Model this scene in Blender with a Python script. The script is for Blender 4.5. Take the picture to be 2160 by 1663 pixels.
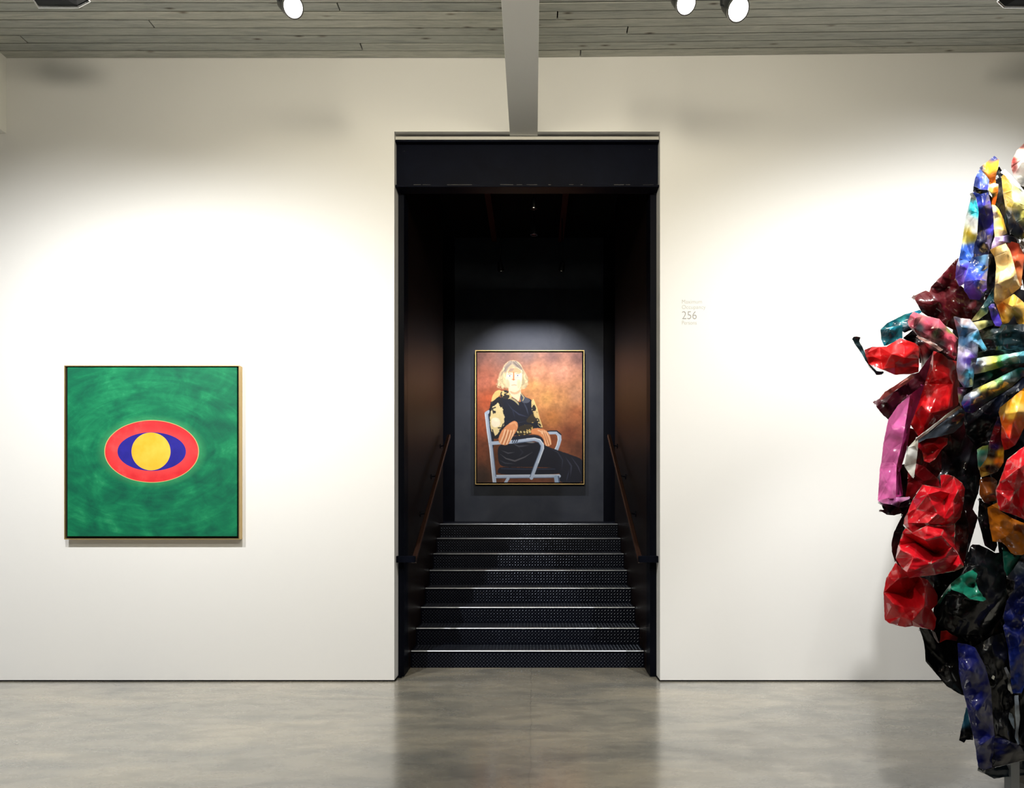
import bpy, bmesh, math, random
import numpy as np
from mathutils import Vector, Matrix, noise
from mathutils.geometry import delaunay_2d_cdt

for o in list(bpy.data.objects):
    bpy.data.objects.remove(o)
scene = bpy.context.scene
C = scene.collection

# ------------------------------------------------------------------ camera
F = 1400.0            # focal length in pixels of the 2160 x 1663 frame
VX, VY = 1125.0, 1067.0   # principal point (rising-front camera)
EYE = 1.6
cam = bpy.data.cameras.new('camera')
cam.sensor_width = 36.0
cam.sensor_fit = 'HORIZONTAL'
cam.lens = F / 2160 * 36
cam.shift_x = (1080 - VX) / 2160
cam.shift_y = (VY - 831.5) / 2160
cam.clip_start = 0.05
cam_o = bpy.data.objects.new('camera', cam)
cam_o.location = (0, 0, EYE)
cam_o.rotation_euler = (math.pi / 2, 0, 0)
C.objects.link(cam_o)
scene.camera = cam_o


def P(px, py, depth):
    return Vector(((px - VX) * depth / F, depth, EYE + (VY - py) * depth / F))


# ------------------------------------------------------------------ light
w = bpy.data.worlds.new('world')
scene.world = w
w.use_nodes = True
w.node_tree.nodes['Background'].inputs[0].default_value = (0.5, 0.55, 0.6, 1)
w.node_tree.nodes['Background'].inputs[1].default_value = 0.02
vs = scene.view_settings
vs.view_transform = 'Standard'
vs.look = 'None'
vs.gamma = 1.0
vs.exposure = 0.0
vs.use_curve_mapping = False


def spot(name, loc, target, watts, deg, blend=1.0, col=(1, 1, 1), rad=0.06):
    l = bpy.data.lights.new(name, 'SPOT')
    l.energy = watts
    l.spot_size = math.radians(deg)
    l.spot_blend = blend
    l.color = col
    l.shadow_soft_size = rad
    o = bpy.data.objects.new(name, l)
    o.location = loc
    o.rotation_euler = (Vector(target) - Vector(loc)).to_track_quat('-Z', 'Y').to_euler()
    C.objects.link(o)
    return o


NEUT = (1.0, 0.985, 0.96)
WARM = (1.0, 0.90, 0.70)
# gallery track lamps out of the frame, washing the end wall
for lx, ly, tx, wt in ((-4.2, 2.9, -3.9, 620), (-2.6, 2.9, -2.5, 620), (2.6, 2.9, 3.0, 600), (4.4, 4.2, 3.6, 230)):
    spot('lamp_wall_wash', (lx, ly, 5.0), (tx, 6.03, 1.25 if ly < 4 else 2.4), wt, 100 if ly < 4 else 124, 1.0, NEUT, 0.05)
# one unseen warm area light added as soft fill for the upper wall
al = bpy.data.lights.new('fill_upper_wall', 'AREA')
al.shape = 'RECTANGLE'
al.size, al.size_y = 3.0, 0.5
al.energy = 105
al.color = WARM
al.spread = math.radians(120)
alo = bpy.data.objects.new('fill_upper_wall', al)
alo.location = (-0.1, 1.0, 4.9)
alo.rotation_euler = (Vector((-0.05, 6.03, 4.7)) - alo.location).to_track_quat('-Z', 'Y').to_euler()
C.objects.link(alo)
# unseen lamps added at the side walls so bounced light fills the room
for sx in (-1, 1):
    for ly in (1.6, 3.6):
        spot('fill_side_wall', (sx * 4.6, ly, 5.3), (sx * 7.2, ly, 2.0), 420, 110, 1.0, NEUT, 0.1)
for lx in (-2.4, 0.0):
    spot('fill_floor_bounce', (lx, 0.9, 4.9), (lx, 0.9, 0), 170, 74, 1.0, NEUT, 0.1)  # added unseen, so light off the floor lifts the beam and ceiling
# lamps aimed at the sculpture
spot('lamp_sculpture_key', (1.5, 2.5, 5.35), (2.5, 3.7, 1.5), 350, 60, 0.4, NEUT, 0.07)
spot('lamp_sculpture_side', (3.1, 3.0, 5.35), (2.6, 3.7, 2.0), 90, 50, 0.5, NEUT, 0.03)
spot('fill_sculpture_cross', (-1.8, 1.0, 5.2), (2.4, 3.7, 1.9), 380, 38, 0.5, NEUT, 0.08)  # added to brighten the pink column and other left-facing sheets


# ------------------------------------------------------------------ helpers
def lin(c):
    c = c / 255.0
    return c / 12.92 if c <= 0.04045 else ((c + 0.055) / 1.055) ** 2.4


def rgb(r, g, b):
    return (lin(r), lin(g), lin(b), 1.0)


def mat(name, col=(0.5, 0.5, 0.5, 1), rough=0.5, metal=0.0, spec=0.5, coat=0.0, coat_rough=0.05, emit=None, estr=0.0):
    m = bpy.data.materials.new(name)
    m.use_nodes = True
    b = m.node_tree.nodes['Principled BSDF']
    b.inputs['Base Color'].default_value = col
    b.inputs['Roughness'].default_value = rough
    b.inputs['Metallic'].default_value = metal
    b.inputs['Specular IOR Level'].default_value = spec
    b.inputs['Coat Weight'].default_value = coat
    b.inputs['Coat Roughness'].default_value = coat_rough
    if emit:
        b.inputs['Emission Color'].default_value = emit
        b.inputs['Emission Strength'].default_value = estr
    return m


class NT:
    def __init__(s, m):
        s.t = m.node_tree
        s.b = s.t.nodes['Principled BSDF']

    def n(s, typ, **kw):
        x = s.t.nodes.new(typ)
        for k, v in kw.items():
            setattr(x, k, v)
        return x

    def l(s, a, b):
        s.t.links.new(a, b)

    def coords(s, kind='Object', scale=(1, 1, 1), rot=(0, 0, 0)):
        tc = s.n('ShaderNodeTexCoord')
        mp = s.n('ShaderNodeMapping')
        mp.inputs['Scale'].default_value = scale
        mp.inputs['Rotation'].default_value = rot
        s.l(tc.outputs[kind], mp.inputs[0])
        return mp.outputs[0]

    def noise(s, vec, scale=5, detail=4, rough=0.55, dist=0.0):
        x = s.n('ShaderNodeTexNoise')
        x.inputs['Scale'].default_value = scale
        x.inputs['Detail'].default_value = detail
        x.inputs['Roughness'].default_value = rough
        x.inputs['Distortion'].default_value = dist
        if vec is not None:
            s.l(vec, x.inputs['Vector'])
        return x.outputs[0]

    def ramp(s, fac, stops):
        x = s.n('ShaderNodeValToRGB')
        e = x.color_ramp.elements
        while len(e) < len(stops):
            e.new(0.5)
        for k, (p, c) in enumerate(stops):
            e[k].position = p
            e[k].color = c if len(c) == 4 else (*c, 1)
        s.l(fac, x.inputs[0])
        return x.outputs[0]

    def math(s, op, a, b=None, c=None, clamp=False):
        x = s.n('ShaderNodeMath', operation=op, use_clamp=clamp)
        for k, v in enumerate((a, b, c)):
            if v is None:
                continue
            if isinstance(v, (int, float)):
                x.inputs[k].default_value = v
            else:
                s.l(v, x.inputs[k])
        return x.outputs[0]

    def mix(s, fac, a, b, mode='MIX'):
        x = s.n('ShaderNodeMix', data_type='RGBA', blend_type=mode)
        for k, v in ((0, fac), (6, a), (7, b)):
            if isinstance(v, (int, float)):
                x.inputs[k].default_value = v
            elif isinstance(v, tuple):
                x.inputs[k].default_value = v
            else:
                s.l(v, x.inputs[k])
        return x.outputs[2]

    def bump(s, h, strength=0.2, dist=0.01):
        x = s.n('ShaderNodeBump')
        x.inputs['Strength'].default_value = strength
        x.inputs['Distance'].default_value = dist
        s.l(h, x.inputs['Height'])
        s.l(x.outputs[0], s.b.inputs['Normal'])


def tag(o, label=None, cat=None, group=None, kind=None):
    if label:
        o['label'] = label
    if cat:
        o['category'] = cat
    if group:
        o['group'] = group
    if kind:
        o['kind'] = kind
    return o


def empty(name, loc=(0, 0, 0), rot=(0, 0, 0)):
    o = bpy.data.objects.new(name, None)
    o.location = loc
    o.rotation_euler = rot
    o.empty_display_size = 0.1
    C.objects.link(o)
    return o


def link(name, bm_or_mesh, m, parent=None, smooth=None):
    if isinstance(bm_or_mesh, bmesh.types.BMesh):
        me = bpy.data.meshes.new(name)
        bm_or_mesh.normal_update()
        bm_or_mesh.to_mesh(me)
        bm_or_mesh.free()
    else:
        me = bm_or_mesh
    if m is not None and not me.materials:
        me.materials.append(m)
    if smooth is not None:
        for p in me.polygons:
            p.use_smooth = True
        me.set_sharp_from_angle(angle=math.radians(smooth))
    o = bpy.data.objects.new(name, me)
    C.objects.link(o)
    if parent is not None:
        o.parent = parent
    return o


def box(bm, x0, x1, y0, y1, z0, z1, bevel=0.0, seg=1):
    r = bmesh.ops.create_cube(bm, size=1.0)
    vs_ = r['verts']
    for v in vs_:
        v.co = Vector(((x0 + x1) / 2 + v.co.x * (x1 - x0), (y0 + y1) / 2 + v.co.y * (y1 - y0), (z0 + z1) / 2 + v.co.z * (z1 - z0)))
    if bevel > 0:
        es = {e for v in vs_ for e in v.link_edges}
        bmesh.ops.bevel(bm, geom=list(es), offset=bevel, segments=seg, profile=0.5, affect='EDGES')
    return vs_


def boxes(*bs, bevel=0.0, seg=1):
    bm = bmesh.new()
    for b in bs:
        box(bm, *b, bevel=bevel, seg=seg)
    return bm


def lathe(bm, prof, axis_from, axis_to, seg=32):
    """profile of (t along axis, radius) from axis_from towards axis_to"""
    a = Vector(axis_from)
    d = (Vector(axis_to) - a)
    d.normalize()
    q = d.to_track_quat('Z', 'Y').to_matrix()
    u, v = q @ Vector((1, 0, 0)), q @ Vector((0, 1, 0))
    rings = []
    for t, r in prof:
        rings.append([bm.verts.new(a + d * t + (u * math.cos(2 * math.pi * k / seg) + v * math.sin(2 * math.pi * k / seg)) * max(r, 1e-5)) for k in range(seg)])
    for i in range(len(rings) - 1):
        for k in range(seg):
            bm.faces.new((rings[i][k], rings[i][(k + 1) % seg], rings[i + 1][(k + 1) % seg], rings[i + 1][k]))
    return bm


def tube(bm, pts, r, seg=10):
    for a, b in zip(pts[:-1], pts[1:]):
        L = (Vector(b) - Vector(a)).length
        lathe(bm, [(0, 0), (0, r), (L, r), (L, 0)], a, b, seg)
    return bm


# ------------------------------------------------------------------ key dimensions (metres)
YW = 6.03                       # face of the white end wall
DX0, DX1 = -1.263, 1.151        # opening
DZ = 5.0
CZ = 5.669                      # ceiling height at the end wall (left bay)
SX0, SX1 = -1.211, 1.0945       # stair flight
RISE, TREAD, Y1 = 0.1707, 0.2896, 6.546
NST = 8
LZ = NST * RISE
YB = 9.96                       # back wall of the stair hall
XL, XR, YK = -7.2, 7.2, -5.0

# ------------------------------------------------------------------ materials of the setting
m_wall = mat('painted_wall', (0.80, 0.80, 0.79, 1), 0.7, spec=0.25)
t = NT(m_wall)
nv = t.noise(t.coords(), 220, 3)
t.bump(nv, 0.05, 0.002)

m_floor = mat('polished_concrete', (0.3, 0.3, 0.28, 1), 0.3)
t = NT(m_floor)
v1 = t.coords(scale=(0.55, 1.6, 1))
v2 = t.coords(scale=(1, 2.4, 1))
n1 = t.noise(v1, 1.3, 6, 0.62, 0.6)
n2 = t.noise(v2, 3.6, 6, 0.6, 0.4)
n3 = t.noise(t.coords(), 70, 3, 0.6)
c1 = t.ramp(n1, [(0.32, (0.185, 0.183, 0.163)), (0.5, (0.295, 0.275, 0.226)), (0.68, (0.385, 0.346, 0.268))])
c2 = t.ramp(n2, [(0.3, (0.66, 0.67, 0.69)), (0.55, (1, 1, 1)), (0.8, (1.1, 1.08, 1.03))])
cc = t.mix(0.8, c1, c2, 'MULTIPLY')
# dark scuffs
vo = t.n('ShaderNodeTexVoronoi')
t.l(t.coords(scale=(0.7, 2.2, 1)), vo.inputs['Vector'])
vo.inputs['Scale'].default_value = 2.1
sc = t.ramp(vo.outputs['Distance'], [(0.012, (0.25, 0.25, 0.25)), (0.03, (1, 1, 1))])
cc = t.mix(1.0, cc, sc, 'MULTIPLY')
# a hairline joint running away from the camera
sep = t.n('ShaderNodeSeparateXYZ')
tc = t.n('ShaderNodeTexCoord')
t.l(tc.outputs['Object'], sep.inputs[0])
wob = t.math('MULTIPLY', t.math('SUBTRACT', t.noise(t.coords(), 4, 4), 0.5), 0.05)
dd = t.math('ABSOLUTE', t.math('ADD', t.math('ADD', sep.outputs[0], 0.02), wob))
crk = t.ramp(dd, [(0.002, (0.72, 0.72, 0.72)), (0.006, (1, 1, 1))])
cc = t.mix(1.0, cc, crk, 'MULTIPLY')
t.l(cc, t.b.inputs['Base Color'])
rr = t.ramp(n2, [(0.25, (0.33, 0.33, 0.33)), (0.75, (0.22, 0.22, 0.22))])
t.l(rr, t.b.inputs['Roughness'])
t.b.inputs['IOR'].default_value = 1.55
t.b.inputs['Coat Weight'].default_value = 0.9
t.b.inputs['Coat Roughness'].default_value = 0.14
t.b.inputs['Coat IOR'].default_value = 1.85
t.bump(n3, 0.04, 0.002)

m_plank = mat('limed_pine_plank', (0.3, 0.31, 0.29, 1), 0.62, spec=0.3)
t = NT(m_plank)
oi = t.n('ShaderNodeObjectInfo')
tc = t.n('ShaderNodeTexCoord')
mp = t.n('ShaderNodeMapping')
mp.inputs['Scale'].default_value = (1.0, 14, 14)
cmb = t.n('ShaderNodeCombineXYZ')
t.l(t.math('MULTIPLY', oi.outputs['Random'], 60.0), cmb.inputs[0])
t.l(t.math('MULTIPLY', oi.outputs['Random'], 31.0), cmb.inputs[1])
t.l(cmb.outputs[0], mp.inputs['Location'])
t.l(tc.outputs['Object'], mp.inputs[0])
g1 = t.noise(mp.outputs[0], 1.6, 6, 0.65, 1.2)
g2 = t.noise(mp.outputs[0], 7.0, 5, 0.7, 0.5)
base = t.ramp(g1, [(0.3, (0.31, 0.325, 0.31)), (0.5, (0.45, 0.458, 0.43)), (0.72, (0.53, 0.535, 0.50))])
fine = t.ramp(g2, [(0.3, (0.8, 0.8, 0.79)), (0.6, (1.03, 1.03, 1.02))])
cc = t.mix(1.0, base, fine, 'MULTIPLY')
mk = t.n('ShaderNodeMapping')
mk.inputs['Scale'].default_value = (1.0, 3.6, 3.6)
t.l(cmb.outputs[0], mk.inputs['Location'])
t.l(tc.outputs['Object'], mk.inputs[0])
vk = t.n('ShaderNodeTexVoronoi')
vk.inputs['Scale'].default_value = 2.6
t.l(mk.outputs[0], vk.inputs['Vector'])
kn = t.ramp(vk.outputs['Distance'], [(0.03, (0.12, 0.10, 0.09)), (0.075, (0.55, 0.5, 0.46)), (0.15, (1, 1, 1))])
cc = t.mix(0.9, cc, kn, 'MULTIPLY')
tone = t.ramp(oi.outputs['Random'], [(0.0, (0.86, 0.88, 0.88)), (1.0, (1.08, 1.07, 1.03))])
cc = t.mix(1.0, cc, tone, 'MULTIPLY')
t.l(cc, t.b.inputs['Base Color'])
t.bump(g2, 0.12, 0.003)

m_dark = mat('dark_gap', (0.004, 0.004, 0.005, 1), 0.9, spec=0.1)
m_beam = mat('grey_painted_beam', (0.84, 0.84, 0.80, 1), 0.6, spec=0.3)
t = NT(m_beam)
t.bump(t.noise(t.coords(), 160, 3), 0.06, 0.002)
m_plate = mat('off_white_plate', (0.55, 0.54, 0.5, 1), 0.5, spec=0.3)

m_steel = mat('blackened_steel', (0.006, 0.008, 0.013, 1), 0.42, spec=0.06)
t = NT(m_steel)
s1 = t.noise(t.coords(scale=(1, 1, 0.35)), 3.0, 6, 0.65, 0.4)
t.l(t.ramp(s1, [(0.3, (0.001, 0.0015, 0.004)), (0.7, (0.003, 0.004, 0.009))]), t.b.inputs['Base Color'])
t.l(t.ramp(s1, [(0.3, (0.36, 0.36, 0.36)), (0.7, (0.55, 0.55, 0.55))]), t.b.inputs['Roughness'])

m_lintel = mat('scuffed_black_steel', (0.006, 0.008, 0.014, 1), 0.4, spec=0.06)
t = NT(m_lintel)
s1 = t.noise(t.coords(), 2.5, 6, 0.65, 0.5)
bc = t.ramp(s1, [(0.3, (0.001, 0.0015, 0.005)), (0.7, (0.0028, 0.004, 0.010))])
sv = t.noise(t.coords(scale=(0.5, 1, 2.0)), 21, 5, 0.75, 0.5)
sm = t.ramp(sv, [(0.69, (0, 0, 0)), (0.74, (1, 1, 1))])
cc = t.mix(sm, bc, (0.06, 0.065, 0.07, 1))
t.l(cc, t.b.inputs['Base Color'])

m_patina = mat('brown_patina_panel', (0.03, 0.015, 0.01, 1), 0.45, spec=0.15)
t = NT(m_patina)
g = t.noise(t.coords(scale=(6, 6, 0.35)), 3.2, 6, 0.7, 0.6)
t.l(t.ramp(g, [(0.3, (0.003, 0.0016, 0.0016)), (0.7, (0.011, 0.0046, 0.003))]), t.b.inputs['Base Color'])

m_slate = mat('slate_blue_wall', (0.06, 0.065, 0.08, 1), 0.55, spec=0.08)
t = NT(m_slate)
g = t.noise(t.coords(), 1.7, 5, 0.6, 0.5)
t.l(t.ramp(g, [(0.3, (0.034, 0.040, 0.057)), (0.7, (0.056, 0.062, 0.080))]), t.b.inputs['Base Color'])

m_tread = mat('diamond_plate_steel', (0.0015, 0.0022, 0.006, 1), 0.34, spec=0.14)
m_lug = mat('rubbed_lug_steel', (0.10, 0.115, 0.145, 1), 0.32, metal=0.7)
m_nose = mat('worn_nosing_steel', (0.62, 0.68, 0.76, 1), 0.32, metal=0.9)
m_bronze = mat('bronze_rail', (0.032, 0.014, 0.009, 1), 0.4, metal=0.3)
m_rust = mat('rust_red_joist', (0.045, 0.009, 0.006, 1), 0.6, spec=0.1)
m_black = mat('lamp_black', (0.006, 0.008, 0.010, 1), 0.32)
m_chrome = mat('lamp_chrome', (0.75, 0.76, 0.78, 1), 0.16, metal=1.0)
m_lens = mat('lamp_lens', (0.9, 0.9, 0.9, 1), 0.3, emit=(1.0, 0.94, 0.90, 1), estr=9.0)

# ------------------------------------------------------------------ the room shell
bm = boxes((XL, DX0, YW, YW + 0.30, 0.014, CZ + 0.15), (DX1, XR, YW, YW + 0.30, 0.014, CZ + 0.15), (DX0, DX1, YW, YW + 0.30, DZ, CZ + 0.15))
bmesh.ops.remove_doubles(bm, verts=bm.verts, dist=1e-5)
tag(link('wall_back', bm, m_wall), 'white plaster end wall with a tall doorway cut through it', kind='structure')
# shadow gap under the wall
tag(link('trim_1', boxes((XL, DX0 + 0.004, YW + 0.012, YW + 0.2, 0.0, 0.0139)), m_dark), kind='structure')
tag(link('trim_2', boxes((DX1 - 0.004, XR, YW + 0.012, YW + 0.2, 0.0, 0.0139)), m_dark), kind='structure')
tag(link('floor', boxes((XL, XR, YK, Y1 + 0.02, -0.2, 0.0)), m_floor), 'polished grey concrete floor', kind='structure')
m_char = mat('charcoal_wall', (0.035, 0.036, 0.04, 1), 0.8, spec=0.1)  # unseen rear walls kept dark so the sculpture's blacks reflect less light
for nm_, xa_, xb_ in (('left', XL - 0.2, XL), ('right', XR, XR + 0.2)):
    tag(link('wall_' + nm_, boxes((xa_, xb_, 0.6, YW + 0.3, 0, 6.2)), m_wall), kind='structure')
    tag(link('wall_rear_' + nm_, boxes((xa_, xb_, YK, 0.6, 0, 6.2)), m_char), kind='structure')
tag(link('wall_front', boxes((XL, XR, YK - 0.2, YK, 0, 6.2)), m_char), kind='structure')

# ceiling: planks with butt joints below a dark deck, one bay each side of the beam; the far bay climbs slightly
PW = 0.0942
SLOPE = 0.0118
ceil_o = tag(link('ceiling', boxes((XL, XR, YK, YW + 0.1, CZ + 0.10, CZ + 0.3)), m_dark), 'ceiling of narrow limed grey pine boards', kind='structure')
joints_l = {1: [-1.525], 4: [-3.226], 2: [-4.447], 6: [-1.59], 9: [-2.6], 11: [-0.8]}
joints_r = {0: [0.425], 3: [0.807], 5: [0.2], 8: [2.3], 10: [1.1]}
rnd = random.Random(4)
NROW = 28


def plank_mesh(x0, x1, y0, y1, drop):
    L, W2 = (x1 - x0), (y1 - y0)
    bm_ = bmesh.new()
    box(bm_, -L / 2, L / 2, -W2 / 2, W2 / 2, 0, 0.022, bevel=0.0022)
    return bm_


for k in range(NROW):
    yb = YW - k * PW
    y0, y1 = yb - PW + 0.0038, yb - 0.0030
    for side in (0, 1):
        if side == 0:
            xs = [XL] + sorted(joints_l.get(k, [rnd.uniform(-6.8, -4.95)])) + [-0.09]
        else:
            xs = [-0.09] + sorted(joints_r.get(k, [rnd.uniform(4.6, 6.8)])) + [XR]
        for a, b in zip(xs[:-1], xs[1:]):
            if b - a < 0.15:
                continue
            a2, b2 = a + 0.005, b - 0.005
            po = link('plank', plank_mesh(a2, b2, y0, y1, 0), m_plank, ceil_o)
            cx = (a2 + b2) / 2
            dz = rnd.uniform(-0.0015, 0.0025) + (SLOPE * cx if side else 0)
            po.location = (cx, (y0 + y1) / 2, CZ + dz)
            po.rotation_euler = (0, -SLOPE if side else 0, rnd.uniform(-0.0006, 0.0006))
# rest of the ceiling, out of sight behind the camera
tag(link('plank_deck', boxes((XL, XR, YK, YW - NROW * PW, CZ + 0.0, CZ + 0.03)), m_plank, ceil_o), kind='stuff')

# roof beams running towards the camera
for n_, (a, b, yend) in enumerate(((-0.2150, 0.0394, YW + 0.28), (-5.04, -4.785, YW + 0.0), (4.62, 4.88, YW + 0.0))):
    bo = link('ceiling_beam', boxes((a, b, YK, yend, 4.981, CZ + 0.12), bevel=0.003), m_beam)
    tag(bo, kind='structure', label=['grey painted roof beam landing above the dark doorway', 'grey painted roof beam at the end of the wall with the green painting', 'grey painted roof beam beyond the crumpled sculpture'][n_])

# steel lintel over the opening
li = tag(empty('steel_lintel', ((DX0 + DX1) / 2, 6.1, 4.5)), 'scuffed black steel beam spanning the head of the tall doorway', 'lintel')


def rel(par, bm_):
    bmesh.ops.translate(bm_, verts=bm_.verts, vec=-Vector(par.location))
    return bm_


link('web', rel(li, boxes((DX0 + 0.004, DX1 - 0.004, 6.112, 6.14, 4.53, 4.93))), m_lintel, li)
link('flange', rel(li, boxes((DX0 + 0.002, DX1 - 0.002, 6.062, 6.2, 4.925, 4.945), bevel=0.003)), m_lintel, li)
link('flange', rel(li, boxes((DX0 + 0.002, DX1 - 0.002, 6.062, 6.2, 4.513, 4.533), bevel=0.003)), m_lintel, li)
bmw = boxes((DX0 + 0.004, DX1 - 0.004, 6.064, 6.3, 4.945, 4.975), bevel=0.002)
tag(link('bearing_plate', rel(li, bmw), m_plate, li), 'off-white plate')
rb = random.Random(8)
bmx = bmesh.new()
for k in range(26):
    x = rb.uniform(DX0 + 0.02, DX1 - 0.02)
    wdt = rb.uniform(0.01, 0.10)
    box(bmx, x, min(x + wdt, DX1 - 0.01), 6.0605, 6.063, 4.5305 + rb.uniform(-0.001, 0.0015), 4.5335)
link('worn_edge', rel(li, bmx), mat('bare_edge', (0.09, 0.088, 0.08, 1), 0.5), li)

# ------------------------------------------------------------------ stair hall
tag(link('wall_stair_left', boxes((-1.6, SX0, 6.40, 8.9, 0, 6.0)), m_patina), 'dark brown panel wall beside the steel steps, on the side of the green painting', kind='structure')
tag(link('wall_stair_right', boxes((SX1, 1.5, 6.40, 8.9, 0, 6.0)), m_patina), 'dark brown panel wall beside the steel steps, on the side of the sculpture', kind='structure')
tag(link('trim_3', boxes((DX0 + 0.001, SX0 + 0.004, 6.2, 6.40, 0.0, 4.513), bevel=0.002), m_steel), 'black steel jamb post of the doorway, green painting side', kind='structure')
tag(link('trim_4', boxes((SX1 - 0.004, DX1 - 0.001, 6.2, 6.40, 0.0, 4.513), bevel=0.002), m_steel), 'black steel jamb post of the doorway, sculpture side', kind='structure')
tag(link('trim_9', boxes((DX0 + 0.001, SX0 - 0.012, 6.155, 6.2, 0.0, 0.014)), m_steel), kind='structure')
tag(link('wall_stair_back', boxes((-1.9, 1.8, YB, YB + 0.2, LZ - 0.1, 6.0)), m_slate), 'slate grey wall behind the portrait at the head of the stairs', kind='structure')
tag(link('trim_5', boxes((-1.9, -1.178, YB - 0.06, YB, LZ, 6.0)), m_steel), kind='structure')
tag(link('trim_6', boxes((1.052, 1.8, YB - 0.06, YB, LZ, 6.0)), m_steel), kind='structure')
tag(link('wall_hall_left', boxes((-1.95, -1.75, 8.9, YB, 0, 6.0), (-1.9, -1.6, 8.85, 8.9, 0, 6.0)), m_steel), kind='structure')
tag(link('wall_hall_right', boxes((1.65, 1.85, 8.9, YB, 0, 6.0), (1.5, 1.85, 8.85, 8.9, 0, 6.0)), m_steel), kind='structure')
tag(link('ceiling_stair', boxes((-1.9, 1.8, YW + 0.301, YB + 0.1, 5.62, 5.8)), m_dark), kind='structure')
for x in (-0.60, 0.36):
    tag(link('ceiling_joist', boxes((x, x + 0.075, YW + 0.32, 9.6, 5.42, 5.62)), m_rust), 'rust red joist under the dark stair ceiling, ' + ('green painting side' if x < 0 else 'sculpture side'), kind='structure')

# staircase: eight folded diamond-plate steps and the landing
st = tag(empty('staircase', ((SX0 + SX1) / 2, Y1, 0)), 'flight of eight black diamond-plate steel steps in the doorway', 'stairs')


def lug_bm(x0, x1, z0, z1, plane, const, pitch=0.034, ox=0.0):
    """raised lozenges on a riser (plane='r', at y=const facing -y) or a tread (plane='t', at z=const facing up)"""
    bm_ = bmesh.new()
    nx = int((x1 - x0 - 0.02) / pitch)
    nz = int((z1 - z0 - 0.012) / (pitch * 0.5))
    L, Wd, H = 0.0125, 0.0035, 0.0024
    for j in range(nz):
        for i in range(nx):
            cx = x0 + 0.015 + (i + 0.25 + 0.5 * (j % 2)) * pitch
            cz = z0 + 0.012 + j * pitch * 0.5
            ang = math.radians(45 if j % 2 else -45)
            ca, sa = math.cos(ang), math.sin(ang)
            quad = []
            for (a, b) in ((-L, 0), (0, -Wd), (L, 0), (0, Wd)):
                quad.append((cx + a * ca - b * sa, cz + a * sa + b * ca))
            top = [(cx + a * ca, cz + a * sa) for a in (-L * 0.55, L * 0.55)]
            if plane == 'r':
                f = lambda p, h: Vector((p[0], const - h, p[1]))
            else:
                f = lambda p, h: Vector((p[0], p[1], const + h))
            q = [bm_.verts.new(f(p, 0)) for p in quad]
            tp = [bm_.verts.new(f(p, H)) for p in top]
            bm_.faces.new((q[0], q[1], tp[1], tp[0]) if True else None)
            bm_.faces.new((q[1], q[2], tp[1]))
            bm_.faces.new((q[2], q[3], tp[0], tp[1]))
            bm_.faces.new((q[3], q[0], tp[0]))
    bmesh.ops.recalc_face_normals(bm_, faces=bm_.faces)
    return bm_


step_me = None
for k in range(NST):
    yk = Y1 + k * TREAD
    dpt = TREAD if k < NST - 1 else YB - 0.006 - yk
    xa, xb = (SX0 + 0.002, SX1 - 0.002)
    bm = bmesh.new()
    # folded plate: riser, rounded nosing, tread with a back edge
    prof = [(0.0, 0.0)]
    R_ = 0.013
    for q in range(7):
        a = math.pi - q * (math.pi / 2) / 6
        prof.append((R_ + R_ * math.cos(a), RISE - R_ + R_ * math.sin(a)))
    prof += [(dpt, RISE), (dpt, RISE - 0.012), (0.012, RISE - 0.02), (0.012, 0.0)]
    la = [bm.verts.new((xa - st.location.x, p[0] + yk - Y1, p[1] + k * RISE)) for p in prof]
    lb = [bm.verts.new((xb - st.location.x, p[0] + yk - Y1, p[1] + k * RISE)) for p in prof]
    n_ = len(prof)
    for i in range(n_):
        bm.faces.new((la[i], la[(i + 1) % n_], lb[(i + 1) % n_], lb[i]))
    bm.faces.new(la)
    bm.faces.new(lb)
    bmesh.ops.recalc_face_normals(bm, faces=bm.faces)
    so = link('step' if k < NST - 1 else 'landing', bm, m_tread, st, smooth=40)
    lb1 = lug_bm(xa - st.location.x, xb - st.location.x, k * RISE, k * RISE + RISE - 0.012, 'r', yk - Y1)
    tag(link('diamond_lugs', lb1, m_lug, so), kind='stuff')
    lb2 = lug_bm(xa - st.location.x, xb - st.location.x, yk - Y1 + 0.012, yk - Y1 + min(dpt, 0.5) - 0.01, 't', (k + 1) * RISE)
    tag(link('tread_lugs', lb2, m_lug, so), kind='stuff')
    bm = bmesh.new()
    arc = [(R_ + (R_ + 0.0012) * math.cos(math.pi - q * (math.pi / 2) / 6), RISE - R_ + (R_ + 0.0012) * math.sin(math.pi - q * (math.pi / 2) / 6)) for q in range(1, 7)]
    arc.append((R_ + 0.004, RISE + 0.0012))
    ra = [bm.verts.new((xa + 0.004 - st.location.x, p[0] + yk - Y1, p[1] + k * RISE)) for p in arc]
    rb_ = [bm.verts.new((xb - 0.004 - st.location.x, p[0] + yk - Y1, p[1] + k * RISE)) for p in arc]
    for i in range(len(arc) - 1):
        bm.faces.new((ra[i], rb_[i], rb_[i + 1], ra[i + 1]))
    link('nosing', bm, m_nose, so, smooth=60)
tag(link('floor_landing', boxes((-1.75, SX0, 8.9, YB, LZ - 0.1, LZ - 0.001), (SX1, 1.65, 8.9, YB, LZ - 0.1, LZ - 0.001)), m_tread), kind='structure')

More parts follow.
